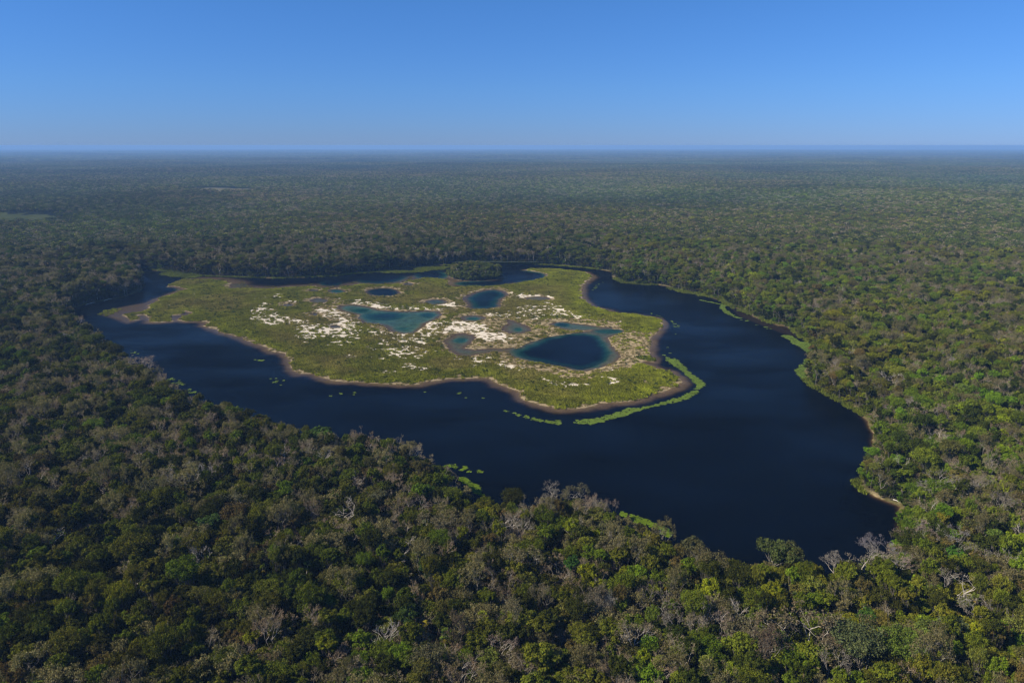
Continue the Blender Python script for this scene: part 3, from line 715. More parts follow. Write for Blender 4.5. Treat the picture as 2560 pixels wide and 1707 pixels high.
# heroes read from the photograph: region, crown centre, crown width in that region's pixels, kind, tint, look
PK = (.28,.215,.165); GR = (.25,.22,.17); TN = (.15,.13,.075); WH = (.48,.44,.37)
HERO = [
 ('Z8',880,1340,330,'tan',(.14,.115,.065),WH,'broad tan crown over pale fork'), ('Z8',1030,1515,120,'bare',GR,WH,'low white leafless tree'),
 ('Z8',1700,1290,170,'broad',(.12,.15,.03),None,'rounded yellow-green crown'), ('Z8',1540,1400,250,'spread',(.10,.14,.02),None,'broad yellow-green crown'),
 ('Z8',1230,1440,290,'spread',(.10,.12,.045),None,'wide grey-green crown'), ('Z8',640,690,240,'broad',(.075,.095,.025),None,'olive crown bulging over the water'),
 ('Z8',740,700,180,'broad',(.085,.09,.03),None,'olive-brown crown at the water edge'), ('Z8',1085,790,150,'bare',(.2,.18,.15),WH,'forked leafless tree'),
 ('Z8',1250,770,200,'bare',GR,WH,'tall grey leafless tree'), ('Z8',1420,790,180,'bare',PK,None,'pinkish twiggy crown'),
 ('Z8',1370,670,160,'bare',(.2,.18,.19),None,'mauve-grey twiggy crown at the water edge'), ('Z8',1900,970,180,'snag',GR,WH,'pale V-shaped dead tree'),
 ('Z8',1815,895,130,'bare',GR,WH,'twisted pale leafless tree'), ('Z8',165,1140,140,'bare',GR,WH,'twisted white leafless tree'),
 ('Z8',290,1250,140,'bare',PK,WH,'slim forked leafless tree'), ('Z8',75,640,130,'broad',(.085,.085,.035),None,'upright olive crown at the water edge'),
 ('Z8',1960,740,130,'bare',GR,None,'grey leafless tree'), ('Z8',1890,610,170,'bare',(.24,.22,.21),None,'pale grey twiggy crown'),
 ('Z8',1610,550,150,'bare',PK,None,'greyish-pink twiggy crown'), ('Z8',2220,380,130,'bare',GR,None,'grey twiggy crown'), ('Z8',1840,280,170,'bare',(.22,.2,.17),WH,'dense grey leafless tree'),
 ('Z8',790,1060,40,'palm',None,WH,'slender palm with a bright white trunk'), ('Z8',1270,1185,110,'broad',(.08,.15,.02),None,'fresh bright green crown'),
 ('Z8',1880,765,100,'broad',(.07,.16,.016),None,'vivid green crown'), ('Z8',2130,610,100,'broad',(.14,.20,.03),None,'yellow-green crown'),
 ('Z8',1800,495,70,'broad',(.22,.20,.02),None,'small golden yellow crown'), ('Z8',510,1180,90,'broad',(.12,.15,.02),None,'narrow yellow-green crown'),
 ('Z8',680,1350,90,'broad',(.12,.18,.02),None,'small lime green crown'), ('Z8',170,1530,80,'broad',(.18,.20,.04),None,'small pale yellow crown'),
 ('Z8',1850,1250,160,'thin',(.10,.12,.05),None,'grey-green crown'), ('Z8',2050,1110,150,'bare',GR,WH,'spreading pale leafless tree'), ('Z8',1080,1420,130,'bare',PK,None,'pinkish-brown twiggy crown'),
 ('Z8',580,1440,150,'tan',(.12,.09,.06),None,'brownish half leafless crown'), ('Z8',380,1260,170,'thin',(.13,.12,.06),None,'tan-green crown'),
 ('Z7',1450,240,140,'bare',(.2,.18,.15),WH,'tall grey-brown leafless tree'), ('Z7',1585,300,130,'tan',(.13,.12,.07),WH,'leaning tree with pale forked trunk'),
 ('Z7',1430,345,110,'bare',GR,None,'bushy grey leafless tree'), ('Z7',1868,375,100,'bare',PK,None,'rounded brown-grey twiggy crown'),
 ('Z7',1695,345,90,'bare',PK,None,'pinkish twiggy crown'), ('Z7',1785,400,100,'bare',GR,WH,'slim pale leafless tree'), ('Z7',135,215,90,'snag',GR,WH,'V-shaped pale dead tree'),
 ('Z7',395,735,170,'snag',GR,WH,'wide pale dead tree with spreading limbs'), ('Z7',95,430,150,'snag',GR,WH,'pale dead tree with a wide fork'),
 ('Z7',1060,890,120,'bare',PK,None,'pinkish leafless tree'), ('Z7',1075,1385,160,'bare',PK,WH,'large pinkish leafless tree'),
 ('Z7',1240,820,150,'tan',(.16,.14,.07),WH,'golden tan crown'), ('Z7',1850,1085,75,'bare',(.34,.32,.28),WH,'small brilliant white leafless tree'),
 ('Z7',1885,710,100,'bare',GR,WH,'grey leafless tree'), ('Z7',2170,1060,190,'bare',(.17,.14,.12),None,'wide brown-grey twiggy crown'), ('Z7',2300,1210,120,'bare',GR,WH,'grey leafless tree'),
 ('Z7',1750,1100,120,'tan',(.14,.12,.08),None,'tan half leafless crown'), ('Z7',1400,1065,100,'tan',(.16,.14,.085),None,'fan-shaped tan crown'), ('Z7',645,580,150,'tan',(.15,.13,.07),WH,'broad tan crown'),
 ('Z7',260,350,130,'thin',(.10,.10,.05),None,'feathery olive crown'), ('Z7',580,310,110,'broad',(.08,.13,.02),None,'layered bright green crown'),
 ('Z7',480,1200,150,'broad',(.055,.085,.018),None,'full green crown'), ('Z7',1180,1215,120,'tan',(.17,.15,.08),WH,'flat tan crown'), ('Z7',635,1520,210,'spread',(.10,.095,.045),WH,'large olive-tan crown'),
 ('Z7',620,845,130,'broad',(.045,.075,.02),None,'dark green crown'), ('Z7',1820,590,150,'thin',(.13,.13,.05),WH,'tan-green crown'), ('Z7',1580,820,110,'broad',(.05,.11,.02),None,'fresh green crown'),
 ('Z7',1800,1245,100,'broad',(.12,.13,.04),WH,'olive-yellow crown'), ('Z7',970,1215,50,'palm',(.2,.22,.02),None,'yellow-green palm'), ('Z7',745,1330,45,'palm',(.1,.14,.02),None,'green palm with hanging orange fronds'),
 ('Z7',577,1275,45,'palm',(.22,.19,.02),None,'yellowing palm'), ('Z7',1100,540,140,'bare',GR,WH,'twisted grey leafless tree'), ('Z7',877,500,40,'palm',(.06,.09,.02),WH,'palm with a straight white trunk'),
 ('Z7',1350,780,45,'palm',(.08,.1,.02),WH,'tall palm with a leaning pale trunk'), ('Z7',2140,1170,80,'broad',(.13,.17,.02),None,'lime green crown'), ('Z7',800,1300,130,'tan',(.09,.07,.045),None,'dull brown crown'),
 ('Z7',300,1330,90,'snag',PK,WH,'slim pinkish dead tree'), ('Z7',1240,550,70,'bare',GR,WH,'small grey leafless tree'), ('Z7',530,400,120,'bare',PK,WH,'pinkish grey leafless tree'),
 ('Z7',1620,560,80,'snag',GR,WH,'slim white dead tree with upright limbs'),
 ('Z4',2235,850,90,'snag',GR,WH,'white V-shaped dead tree'), ('Z4',1335,985,160,'bare',(.3,.27,.25),WH,'pale feathery leafless tree'), ('Z4',1920,860,150,'bare',PK,WH,'wide pinkish leafless tree'),
 ('Z4',1612,1200,140,'tan',(.15,.14,.075),WH,'fan-shaped tan crown on a pale trunk'), ('Z4',360,1410,65,'snag',GR,WH,'small T-shaped white dead tree'),
 ('Z4',2200,690,150,'broad',(.07,.12,.02),None,'bright green crown'), ('Z4',985,185,130,'bare',PK,None,'pinkish-grey twiggy crown'), ('Z4',1400,590,120,'bare',PK,None,'brown-grey leafless tree'),
 ('Z4',1045,1065,160,'thin',(.085,.085,.045),None,'smoky olive crown'), ('Z4',1410,1330,150,'broad',(.05,.085,.02),None,'green crown'),
 ('Z4',650,860,120,'bare',GR,None,'ashy twiggy crown'), ('Z6',1440,295,90,'snag',GR,WH,'white forked dead tree'), ('Z6',1740,700,80,'snag',GR,WH,'V-shaped white dead tree'),
 ('Z6',1490,1310,45,'broad',(.06,.09,.03),None,'small lone tree standing out over the water'), ('Z6',1725,530,130,'bare',PK,None,'flat pinkish-grey crown'), ('Z6',1600,480,110,'bare',GR,WH,'pale grey leafless tree'),
]
for reg, cx, cy_, wd, kd, tint, bark, desc in HERO:
    x, y = g2(reg, cx, cy_, 12.0)
    dist = math.hypot(math.hypot(x, y), CAMZ - 12); Rt = wd * REG[reg][2] / FPX * dist / 2
    if kd == 'palm': Rt = 1.9
    e0 = kinds[kd][0]; Ht = 14.0 if Rt < 4.5 else min(17.0, 14 + (Rt - 4.5))
    if kd in ('bare', 'tan', 'snag', 'broad', 'thin', 'spread'): Rt = max(Rt, 2.0)
    if desc.startswith('small lone'): Ht = 7
    plan(x, y, kd, Rt * 1.05, tint, bark, desc, Ht)
hx = np.array([q['x'] for q in trees]); hy = np.array([q['y'] for q in trees]); hR = np.array([q['R'] for q in trees])

# islet trees
isx = []
for k in range(4000):
    P = np.array(islet); a = P.min(0); b = P.max(0); p = a + (b - a) * rng.random(2)
    if sdf(islet, np.array([p[0]]), np.array([p[1]]))[0] < -.5 and all((p[0] - q[0]) ** 2 + (p[1] - q[1]) ** 2 > 9 for q in isx): isx.append(tuple(p))
    if len(isx) >= 60: break
N_ISL = len(isx)

# ------------------------------------------------------------------ forest points
def field_points(x0, x1, y0, y1, sp, jit):
    a = np.arange(x0, x1, sp); b = np.arange(y0, y1, sp); A, Bm = np.meshgrid(a, b); A = A + (np.arange(len(b)) % 2)[:, None] * sp * .5
    A = A + rng.uniform(-jit, jit, A.shape) * sp; Bm = Bm + rng.uniform(-jit, jit, A.shape) * sp
    return A.ravel(), Bm.ravel()
def in_view(x, y, marg=60):
    return (y > 105) & (np.abs(x) < .74 * (y + 25) + marg)
RT = 1000.
# tile cells
cx_, cy2 = np.meshgrid(np.arange(-6600, 6601, TS), np.arange(30, 7200, TS)); cx_ = cx_.ravel(); cy2 = cy2.ravel()
far = np.hypot(cx_, cy2) > RT
box = (cx_ > X0 - 40) & (cx_ < X1 + 40) & (cy2 < Y1 + 40)
tsel = far & ~box & in_view(cx_, cy2, 200) & (np.hypot(cx_, cy2) < 7000)
cellset = set(zip(cx_[tsel].astype(int).tolist(), cy2[tsel].astype(int).tolist()))
def not_in_tile(x, y):
    ci = (np.round((x + 6600) / TS) * TS - 6600).astype(int); cj = (np.round((y - 30) / TS) * TS + 30).astype(int)
    return np.array([(a, b) not in cellset for a, b in zip(ci.tolist(), cj.tolist())])
fx, fy = field_points(-900, 900, 110, 1120, 3.85, .43)
okm = in_view(fx, fy) & (np.hypot(fx, fy) < RT + 120)
fx, fy = fx[okm], fy[okm]
okm = not_in_tile(fx, fy); fx, fy = fx[okm], fy[okm]
dlk = fld(dl, fx, fy, 50.); okm = dlk > 1.0; fx, fy, dlk = fx[okm], fy[okm], dlk[okm]
# leave room for the individually placed trees
dm = np.ones(len(fx), bool)
for a, b, r_ in zip(hx, hy, hR): dm &= np.hypot(fx - a, fy - b) > max(2.4, r_ * .8)
for P, kd in meadows: dm &= sdf(P, fx, fy) > 4
fx, fy, dlk = fx[dm], fy[dm], dlk[dm]
n = len(fx)
right = ss(-80, 140, fx - (fy - 300) * .15); bs = fbm(fx, fy, 60, 401, 3)
u = rng.random(n) + (bs - .5) * .6
kd = np.where(u < .10, 'bare', np.where(u < .175, 'tan', np.where(u < .27, 'thin', np.where(u < .90, 'broad', np.where(u < .965, 'spread', np.where(u < .985, 'snag', 'palm'))))))
swap = (kd == 'palm') & (rng.random(n) < .3); kd[swap] = 'broad'
Rt = np.array([{'broad': 3.6, 'thin': 3.8, 'spread': 5.0, 'tan': 3.9, 'bare': 3.6, 'snag': 2.6, 'palm': 1.9}[k] for k in kd]) * rng.uniform(.50, .92, n) * np.where(rng.random(n) < .07, 1.35, 1.)
sp_ = kd == 'spread'
# dist from camera: the largest in the photo become individuals
# bottom of frame visibility of crown top
pxx, pyy = to_px(fx, fy, 14.0)
vis = (pxx > -20) & (pxx < 2580) & (pyy < 1700)
dist = np.hypot(fx, fy)
NIND = 320 - N_ISL - len(trees)
size_px = Rt / np.sqrt(dist ** 2 + 116 ** 2)
pr = np.where(vis & (dist < 330) & (kd != 'palm') , size_px, -1.)
pick = np.argsort(-(np.where(vis, 1, 0) * 1e3 - dist))[:NIND]
isind = np.zeros(n, bool); isind[pick] = True
Tt, Bt = pal_mix(fx, fy, u, kd)
for i in pick:
    plan(fx[i], fy[i], kd[i], Rt[i], tuple(Tt[i]), tuple(Bt[i]))
for p in isx:
    k_ = random.choice(('broad', 'broad', 'thin', 'broad')); c_ = random.choice(((.15,.165,.035), (.105,.13,.025), (.17,.16,.05), (.075,.10,.02)))
    plan(p[0], p[1], k_, random.uniform(2.6, 3.6), c_, None, 'ISLET', random.uniform(8, 13))

# ---- link individuals
LOOK = dict(broad=None, thin='sparse {c} crown', spread='wide {c} crown', tan='half leafless tan crown', bare='leafless grey twiggy crown', snag='pale dead tree with bare limbs', palm='fan palm on a thin pale trunk')
def colname(c_):
    r, g_, b = c_
    if g_ > r * 1.5: return 'fresh green' if g_ > .09 else ('dark green' if g_ < .055 else 'mid green')
    if r > g_ * 1.12: return 'brownish'
    if g_ > .12: return 'yellow-green'
    if r > g_ * .8: return 'olive' if g_ < .1 else 'pale olive'
    return 'green' if g_ > .06 else 'dark olive green'
made = {}
for q in trees:
    e = q['e']; tm_, cm_ = split_mesh(e); nm = NAMES[q['kd']]
    root = bpy.data.objects.new(nm, None); col.objects.link(root); root.empty_display_size = 1
    z = float(ground_z(q['x'], q['y']));
    q['z'] = max(z, .1)
    root.location = (q['x'], q['y'], q['z']); root.rotation_euler = (0, 0, random.uniform(0, 6.28)); root.scale = (q['s'], q['s'], q['sz'])
    tint = q['tint'] or (.07,.09,.03); bark = q['bark'] or (.28,.26,.22)
    q['tint'] = tint
    for pn, me in (('trunk', tm_), (CROWN.get(q['kd'], 'crown'), cm_)):
        if me is None: continue
        c_ = bpy.data.objects.new(pn, me); col.objects.link(c_); c_.parent = root
        c_['tint'] = [float(a) for a in tint]; c_['bark'] = [float(a) for a in bark]
    q['o'] = root
# ---- labels: look + place, made unique
def place(q):
    px, py = to_px(q['x'], q['y'], 12.0); px = float(px); py = float(py)
    colw = ['far left', 'left', 'left of centre', 'just left of centre', 'just right of centre', 'right of centre', 'right', 'far right'][int(np.clip(px / 320, 0, 7))]
    d_ = float(fld(dl, q['x'], q['y'], 60.))
    if d_ < 14: row = 'on the near shore' if q['y'] < 330 else 'on the shore'
    elif py > 1640: row = 'at the bottom edge'
    elif py > 1575: row = 'above the bottom edge'
    elif py > 1500: row = 'low in near forest'
    elif py > 1300: row = 'higher up near forest'
    else: row = 'in the forest beside the lake'
    return row + ' ' + colw
ORD = ['leftmost', 'second from left', 'third from left', 'fourth from left', 'fifth from left', 'sixth from left', 'seventh from left', 'eighth from left', 'ninth from left', 'tenth from left']
from collections import defaultdict
grp = defaultdict(list)
for q in trees:
    if q['desc'] == 'ISLET':
        ix = sorted(p[0] for p in isx).index(q['x']) * 7 // N_ISL; iy = sorted(p[1] for p in isx).index(q['y']) * 3 // N_ISL
        base = colname(q['tint']) + (' sparse' if q['kd'] == 'thin' else ' leafy') + ' tree on the islet, ' + ('front', 'middle', 'back')[iy] + ' row, ' + ('left end', 'far left', 'left', 'centre', 'right', 'far right', 'right end')[ix]
        q['o']['group'] = 'trees on the wooded islet'
    else:
        d_ = q['desc'] or (LOOK[q['kd']] or '{c} rounded crown').format(c=colname(q['tint']))
        base = d_.replace(' crown', ' tree') + ' ' + place(q)
        q['o']['group'] = 'trees of the near forest'
    q['o']['category'] = 'palm' if q['kd'] == 'palm' else 'tree'
    grp[base].append(q)
for base, qs in grp.items():
    if len(qs) == 1: qs[0]['o']['label'] = base; continue
    qs.sort(key=lambda q: float(to_px(q['x'], q['y'], 12.)[0])); m_ = len(qs)
    for k, q in enumerate(qs):
        if m_ == 2: w_ = ('left', 'right')[k]; q['o']['label'] = base + ', the ' + w_ + ' of two'
        elif k == m_ - 1: q['o']['label'] = base + ', rightmost of ' + str(m_)
        elif k < len(ORD): q['o']['label'] = base + ', ' + ORD[k]
        else: q['o']['label'] = base + ', number %d from left' % (k + 1)

# ---- mass of the forest: trees near the lake, undergrowth, tiles far away
keep = ~isind
PI_, PP, PS, PR, PT, PB = [], [], [], [], [], []
zz = ground_z(fx, fy)
for i in np.where(keep)[0]:
    lst = kinds[kd[i]]; e = lst[rng.integers(len(lst))]; s = Rt[i] / e['R']; sz_ = rng.uniform(.64, 1.08)
    shore = 1. if dlk[i] > 8 else .85
    PI_.append(e['i']); PP.append((fx[i], fy[i], zz[i])); PS.append((s, s, sz_ * shore)); PR.append(rng.uniform(0, 6.28)); PT.append(Tt[i]); PB.append(Bt[i])
# undergrowth
for (rad, sp, lo) in ((430., 3.0, 0.), (1130., 4.0, 430.)):
    sx_, sy_ = field_points(-900, 900, 105, 1130, sp, .45); dd = np.hypot(sx_, sy_)
    m_ = in_view(sx_, sy_) & (dd < rad) & (dd >= lo); sx_, sy_ = sx_[m_], sy_[m_]
    m_ = not_in_tile(sx_, sy_); sx_, sy_ = sx_[m_], sy_[m_]
    ds = fld(dl, sx_, sy_, 60.); m_ = (ds > .6); sx_, sy_, ds = sx_[m_], sy_[m_], ds[m_]
    br = fbm(sx_, sy_, 38, 501, 3); kk = np.where((br > .60) & (rng.random(len(sx_)) < .6) & (sx_ < 40), 'thicket', 'shrub')
    tt, bb = pal_mix(sx_, sy_, None, kk); z2 = ground_z(sx_, sy_)
    for i in range(len(sx_)):
        lst = kinds[kk[i]]; e = lst[rng.integers(len(lst))]; s = rng.uniform(.8, 1.25) * (1 if sp < 4 else 1.25)
        hs = rng.uniform(.85, 1.45) if ds[i] > 4 else rng.uniform(.45, 1.1)
        PI_.append(e['i']); PP.append((sx_[i], sy_[i], z2[i])); PS.append((s, s, hs)); PR.append(rng.uniform(0, 6.28)); PT.append(tt[i]); PB.append(bb[i])
# low growth on the wooded islet
ib = np.array(islet); sx_, sy_ = field_points(ib[:, 0].min(), ib[:, 0].max(), ib[:, 1].min(), ib[:, 1].max(), 2.0, .4); m_ = sdf(islet, sx_, sy_) < .8
for x, y in zip(sx_[m_], sy_[m_]):
    e = kinds['shrub'][rng.integers(4)]; PI_.append(e['i']); PP.append((x, y, .1)); PS.append((1., 1., rng.uniform(.5, 1.1))); PR.append(rng.uniform(0, 6.28)); PT.append(np.array((.09,.11,.022)) * rng.uniform(.7, 1.5)); PB.append((.2, .18, .15))
# tiles
tl = kinds['tile']
mead = [P for P, k_ in meadows]
def add_tile(x, y, s, vs, tnt):
    e = tl[rng.integers(len(tl))]; PI_.append(e['i']); PP.append((x, y, float(elev(x, y)) - (0 if s < 2 else 2))); PS.append((s, s, vs)); PR.append(rng.integers(4) * math.pi / 2); PT.append(tnt); PB.append((.3, .3, .3))
tx, ty = cx_[tsel].astype(float), cy2[tsel].astype(float)
mk = np.ones(len(tx), bool)
for P in mead: mk &= sdf(P, tx, ty) > 30
tx, ty = tx[mk], ty[mk]
pt = fbm(tx, ty, 420, 601, 5); pg = fbm(tx, ty, 600, 611, 3)
rightf = ss(-.4, .5, tx / ty)
for x, y, a, b, rf in zip(tx, ty, pt, pg, rightf):
    f = .25 + 1.25 * a + .12 * rf; add_tile(x, y, 1., rng.uniform(.9, 1.12), (f * (1 + (b - .5) * .5), f * (1 + .05 * rf), f * (1 - (b - .5) * .3)))
BT = 240.
bx, by = np.meshgrid(np.arange(-20000, 20001, BT), np.arange(1000, 22000, BT)); bx = bx.ravel() * 1.; by = by.ravel() * 1.
m_ = (np.hypot(bx, by) > 7000 + 60) & (np.hypot(bx, by) < 21000) & in_view(bx, by, 600); bx, by = bx[m_], by[m_]
for x, y, a in zip(bx, by, fbm(bx, by, 900, 621, 3)):
    f = .65 + .6 * a; add_tile(x, y, 4., 1.2, (f, f, f))
scatter('forest', PP, PI_, PS, PR, PT, PB, label='dense mixed tropical forest of green, tan and leafless crowns around the lake')

# ------------------------------------------------------------------ marsh vegetation
def marsh(name, dens_fn, sp, tintfn, label, hs=(.7, 1.25), kindn='sedge', box_=(-330, 230, 340, 860), z=None, rad=1.):
    x, y = field_points(*box_, sp, .48); p = dens_fn(x, y); m_ = rng.random(len(x)) < p; x, y = x[m_], y[m_]
    zz_ = np.maximum(ground_z(x, y), 0) if z is None else np.full(len(x), z)
    ks = kinds[kindn]; I = [ks[k]['i'] for k in rng.integers(len(ks), size=len(x))]
    s = rng.uniform(.8, 1.25, len(x)) * rad; hh = rng.uniform(*hs, len(x))
    T = tintfn(x, y)
    scatter(name, np.stack([x, y, zz_], -1), I, np.stack([s, s, hh], -1), rng.uniform(0, 6.28, len(x)), T, T, label=label)
    return len(x)
F_ = lambda A, x, y, d_: fld(A, x, y, d_)
def dens_green(x, y):
    on = (F_(di, x, y, 9) < -.6) & (F_(dpond, x, y, 99) > 1.2)
    sp_ = (sdf(spitA, x, y) < 0) * .35
    return np.maximum(on * (1 - F_(tm, x, y, 0) * .93) * (1 - F_(wm, x, y, 0) * .78), sp_)
def tint_green(x, y):
    a = fbm(x, y, 40, 701, 3)[:, None]; b = fbm(x, y, 9, 705, 3)[:, None]; e = ss(-22, -2, F_(land, x, y, -9))[:, None]
    c1 = np.array((.195,.195,.026)); c2 = np.array((.25,.268,.020)); c3 = np.array((.225,.195,.05))
    c_ = c1 * (1 - ss(.42, .6, a)) + c3 * ss(.42, .6, a); east = ss(-20, 90, x)[:, None]
    c_ = c_ * (1 - np.clip(e * .55 + east * .5, 0, 1)) + c2 * np.clip(e * .55 + east * .5, 0, 1)
    return c_ * (.5 + .9 * b) * (.75 + .5 * fbm(x, y, 3.5, 733, 2)[:, None]) * rng.uniform(.8, 1.2, len(x))[:, None]
marsh('marsh_sedge', dens_green, 1.55, tint_green, 'green sedge covering the marshy island')
def dens_straw(x, y):
    on = (F_(di, x, y, 9) < -.2) & (F_(dpond, x, y, 99) > .3)
    return on * F_(tm, x, y, 0) * .55 * (1 - .8 * F_(wm, x, y, 0)) + on * F_(wm, x, y, 0) * .05
def tint_straw(x, y):
    b = fbm(x, y, 7, 711, 3)[:, None]; g_ = (rng.random(len(x)) < .28)[:, None]
    return np.where(g_, np.array((.13,.125,.03)), np.array((.29,.23,.115))) * (.65 + .7 * b)
marsh('dry_marsh_grass', dens_straw, 1.9, tint_straw, 'straw coloured dry grass around the marsh ponds', (.35, .7), rad=.75)
marsh('marsh_bushes', lambda x, y: dens_green(x, y) * .30 * (fbm(x, y, 22, 771, 3) > .47), 3.2, lambda x, y: np.array((.085,.11,.018)) * rng.uniform(.6, 1.3, len(x))[:, None], 'low dark green bushes dotted over the marshy island', (.12, .26), 'shrub', rad=.34)
marsh('shallow_water_plants', lambda x, y: ((fld(dch, x, y, 99) < 0) & (x < -70) & (F_(land, x, y, 0) > .5) & (F_(land, x, y, 0) < 17) & (F_(h, x, y, -9) > -.5) & (F_(dl, x, y, 9) < -1)) * .34 * ss(.42, .6, fbm(x, y, 12, 781, 3)), 1.8, lambda x, y: np.array((.14,.12,.035)) * rng.uniform(.6, 1.3, len(x))[:, None], 'brown and green plants in the shallows behind the island', (.3, .5), box_=(-430, 10, 600, 850))
# reed strips along the banks
strips = [(L('A', [(680,50),(850,110),(1000,158),(1200,182)]), 4.5), (L('A', [(1240,200),(1350,225),(1480,240)]), 11), (L('A', [(1480,228),(1700,240),(2300,258)]), 2.2), (L('B', [(400,262),(1100,236),(1350,205),(1700,183)]), 2.6),
          (L('B', [(1720,185),(2000,190),(2200,165),(2352,150)]), 7), (L('C', [(0,150),(100,140),(300,135)]), 6), (L('C', [(300,108),(850,87),(1400,98),(1900,134),(2100,157)]), 2.6),
          (L('E', [(165,225),(230,258),(400,276),(530,280)]), 4), (L('E', [(700,318),(850,358),(960,372),(1150,410),(1280,458)]), 4.5), (L('E', [(1290,470),(1400,500),(1520,555),(1700,625),(1770,655)]), 9),
          (L('E', [(1830,660),(1900,700),(2050,815),(2180,905)]), 5), (L('Z6', [(870,270),(900,310),(1000,366),(1130,433),(1280,520)]), 2.4), (L('Z6', [(1195,970),(1250,1035)]), 2.5), (L('D', [(1680,730),(1760,745)]), 3.5)]
def dens_strip(x, y):
    p = np.zeros(len(x))
    for pl, w_ in strips: p = np.maximum(p, (pline_dist(pl, x, y) + (fbm(x, y, 6, 3, 2) - .5) * w_ < w_) * .9)
    return p
def tint_strip(x, y):
    return np.array((.135,.16,.02)) * (.55 + .8 * fbm(x, y, 12, 721, 3))[:, None] * rng.uniform(.8, 1.2, len(x))[:, None]
marsh('shore_reeds', dens_strip, 1.7, tint_strip, 'yellow-green reeds along the lake banks', (.8, 1.5), box_=(-430, 240, 230, 850))
# lily pads
lil = [(L('E', [(290,533),(400,545),(500,562)]), 2.5, .12), (L('E', [(500,566),(560,580),(610,600)]), 2.5, .8), (L('E', [(650,606),(700,620),(745,660),(752,715)]), 3.5, .5), (L('E', [(750,690),(735,750),(680,830),(655,900),(670,960)]), 5, .22),
       (L('E', [(640,985),(690,1010),(720,1040)]), 5, .7), (L('E', [(700,1020),(760,1060),(820,1110),(880,1165),(930,1205),(970,1245)]), 4.6, .97), (L('E', [(975,1250),(970,1290),(930,1330),(850,1380),(700,1425),(550,1462),(400,1498),(300,1525)]), 3.4, .97),
       (L('D', [(1550,1340),(1480,1370),(1350,1410),(1200,1450),(1080,1480),(950,1480)]), 5.0, .97), (L('D', [(850,1480),(760,1470),(650,1490)]), 4, .7), (L('D', [(680,1500),(560,1475),(420,1455),(290,1420)]), 3.4, .93),
       (L('D', [(200,1400),(110,1360)]), 3.5, .5), (L('D', [(150,1390),(50,1330),(0,1300)]), 6, .25), (L('Z5', [(1000,395),(850,370),(600,375),(350,368),(50,365)]), 6, .10), (L('Z5', [(150,368),(0,362)]), 4, .35),
       (L('Z4', [(2300,390),(2100,370),(1950,300),(1850,250)]), 8, .10), (L('Z4', [(1750,135),(1800,140),(1840,132)]), 1.6, .8), (L('Z4', [(1860,265),(1880,290)]), 4, .5), (L('Z4', [(840,60),(900,80),(945,90)]), 4, .25),
       (L('Z4', [(1150,262),(1200,280),(1310,352)]), 3.5, .6), (L('E', [(985,432),(1060,448),(1130,462),(1210,478)]), 1.6, .9), (L('E', [(1215,485),(1190,510),(1240,550),(1310,585),(1350,605)]), 4., .95),
       (L('E', [(1350,605),(1430,632),(1510,660)]), 3., .6), (L('E', [(1560,680),(1640,710),(1740,745)]), 3., .6), (L('E', [(1830,785),(1900,825),(1960,870),(2040,915),(2110,960)]), 6.5, .95), (L('E', [(2010,850),(2110,925)]), 5, .9),
       (L('E', [(165,205),(190,235),(260,258)]), 4.5, .85), (L('E', [(300,268),(420,278)]), 3, .6), (L('Z6', [(900,130),(850,170),(820,215),(850,255),(880,290)]), 4.2, .95),
       (L('Z5', [(740,862),(800,870),(850,875)]), 3.0, .85), (L('Z5', [(850,880),(900,885),(930,905)]), 2.6, .6), (L('Z5', [(940,890),(965,925)]), 1.6, .4), (L('Z5', [(840,950),(890,985),(930,1020),(950,1055)]), 3.6, .97),
       (L('Z5', [(1930,1190),(2020,1220),(2120,1255),(2220,1290),(2240,1320)]), 4.2, .97), (L('Z6', [(1195,965),(1250,1030)]), 2, .7), (L('Z6', [(1240,1000),(1260,1042)]), 1.6, .9),
       (L('A', [(780,1125),(830,1140)]), 2.5, .4), (L('A', [(90,715),(160,760)]), 3, .25), (L('C', [(2040,400),(2100,320),(2200,300)]), 2.2, .3), (L('B', [(2150,240),(2352,262)]), 1.8, .25)]
def dens_lil(x, y):
    p = np.zeros(len(x)); cl = fbm(x, y, 3.2, 811, 2)
    for pl, w_, a in lil:
        w_ = w_ * (.55 if a > .9 else .72); m_ = ss(w_ * 1.1, w_ * .7, pline_dist(pl, x, y) + (fbm(x, y, 9, 5, 3) - .5) * w_ * 1.3)
        p = np.maximum(p, m_ * np.where(a < .9, a * (.14 if a < .3 else .5) * ss(.48, .64, cl), a * ss(.2, .42, cl + .12 * (m_ > .98))))
    return p * (fld(dl, x, y, 9) < 1) * (fld(land, x, y, 9) > .5)
def tint_lil(x, y):
    dshore = fld(dl, x, y, 0); nearsh = ((y < 330) * 1.)[:, None]
    return (np.array((.145,.215,.034)) * (1 - nearsh) + np.array((.14,.21,.015)) * nearsh) * (.8 + .4 * fbm(x, y, 10, 821, 2))[:, None]
marsh('lily_pads', dens_lil, 1.05, tint_lil, 'green lily pads floating in bands around the island', (1, 1.01), 'pads', (-430, 240, 190, 850), .02)

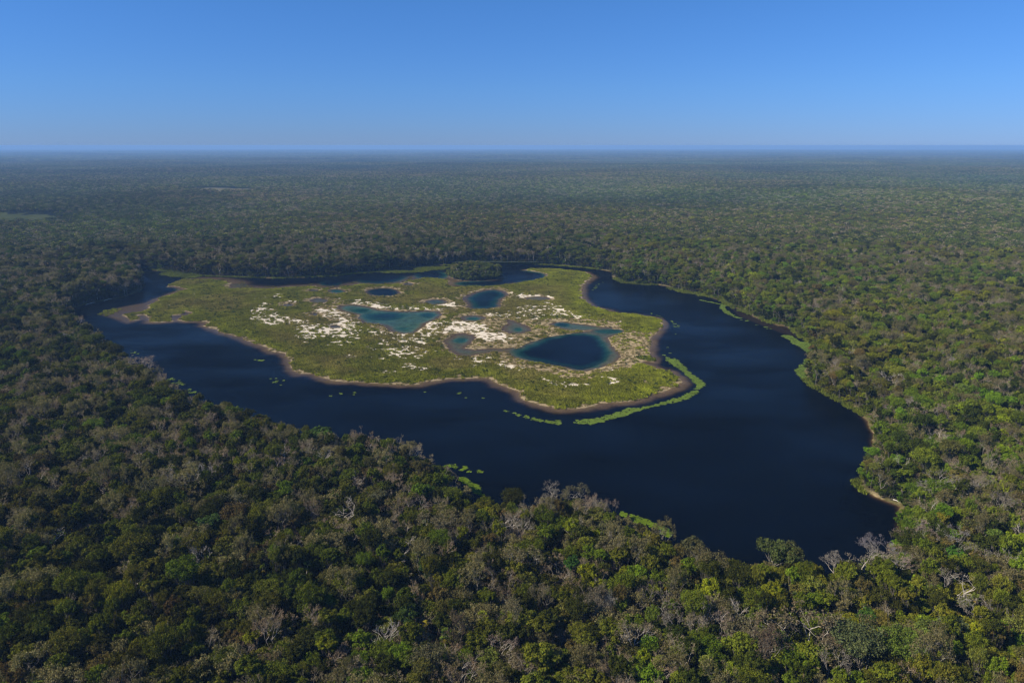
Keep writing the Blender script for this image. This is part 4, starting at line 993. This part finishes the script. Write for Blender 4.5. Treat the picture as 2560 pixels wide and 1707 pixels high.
# ------------------------------------------------------------------ small things on the banks
mLog = simple('weathered_wood', (.42,.39,.35), (.62,.58,.52), 1.5)
def log(reg, x, y, x2, y2, r, label):
    a = g2(reg, x, y); b = g2(reg, x2, y2); g = Geo(); za = max(float(ground_z(*a)), 0) + r; zb = max(float(ground_z(*b)), 0) + r
    e = limb(g, (*a, za), (*b, zb), r, r * .5, 7, 5, .04)
    for k in range(4):
        t_ = random.uniform(.35, .95); p = np.array((*a, za)) * (1 - t_) + np.array((*b, zb)) * t_; limb(g, p, p + rng.normal(size=3) * (1.6, 1.6, .4) + (0, 0, 1.0), r * .4, r * .12, 4, 2, .1)
    me = mesh_np('fallen_log', np.array(g.V), np.array(g.F), [mLog]); o = bpy.data.objects.new('fallen_log', me); col.objects.link(o)
    o['label'] = label; o['category'] = 'log'; o['group'] = 'fallen logs on the lake banks'
log('E', 2165, 945, 2240, 928, .28, 'long pale fallen log on the east bank beside the lily mat')
log('E', 1770, 655, 1815, 662, .24, 'grey fallen log on the brown mud strip of the east bank')
log('E', 1400, 488, 1432, 472, .22, 'small pale log among yellow-green reeds on the east bank')
log('A', 210, 575, 330, 548, .2, 'pale driftwood trunk at the foot of the dark left peninsula')
log('A', 425, 530, 520, 508, .22, 'white driftwood log under the dark left peninsula')
log('A', 650, 38, 740, 26, .25, 'thin pale log at the head of the left inlet')
log('Z6', 1455, 1102, 1500, 1120, .2, 'short white log on the sandy right bank')

# ------------------------------------------------------------------ haze
mH, t = mat('haze')
pv = N(t, 'ShaderNodeVolumePrincipled'); pv.inputs['Color'].default_value = (.31, .58, 1.0, 1); pv.inputs['Density'].default_value = 0.95e-4; pv.inputs['Anisotropy'].default_value = 0.0
o_ = N(t, 'ShaderNodeOutputMaterial'); lk(t, pv.outputs[0], o_.inputs['Volume'])
me = bpy.data.meshes.new('haze')
zb_, zt_ = float(min(h.min(), OZ.min())) - 1.0, CAMZ + 4
xs = (float(ax_[0]) - 300, float(ax_[-1]) + 300); ys = (float(ay_[0]) - 300, float(ay_[-1]) + 300)
vs = [(x, y, z) for z in (zb_, zt_) for y in ys for x in xs]
me.from_pydata(vs, [], [(0, 2, 3, 1), (4, 5, 7, 6), (0, 1, 5, 4), (2, 6, 7, 3), (0, 4, 6, 2), (1, 3, 7, 5)]); me.materials.append(mH)
setting('haze', me, 'stuff', label='thin blue haze over the forest')
print('individual trees', len(trees), 'forest points', len(PP), 'tiles', len(tx), len(bx))
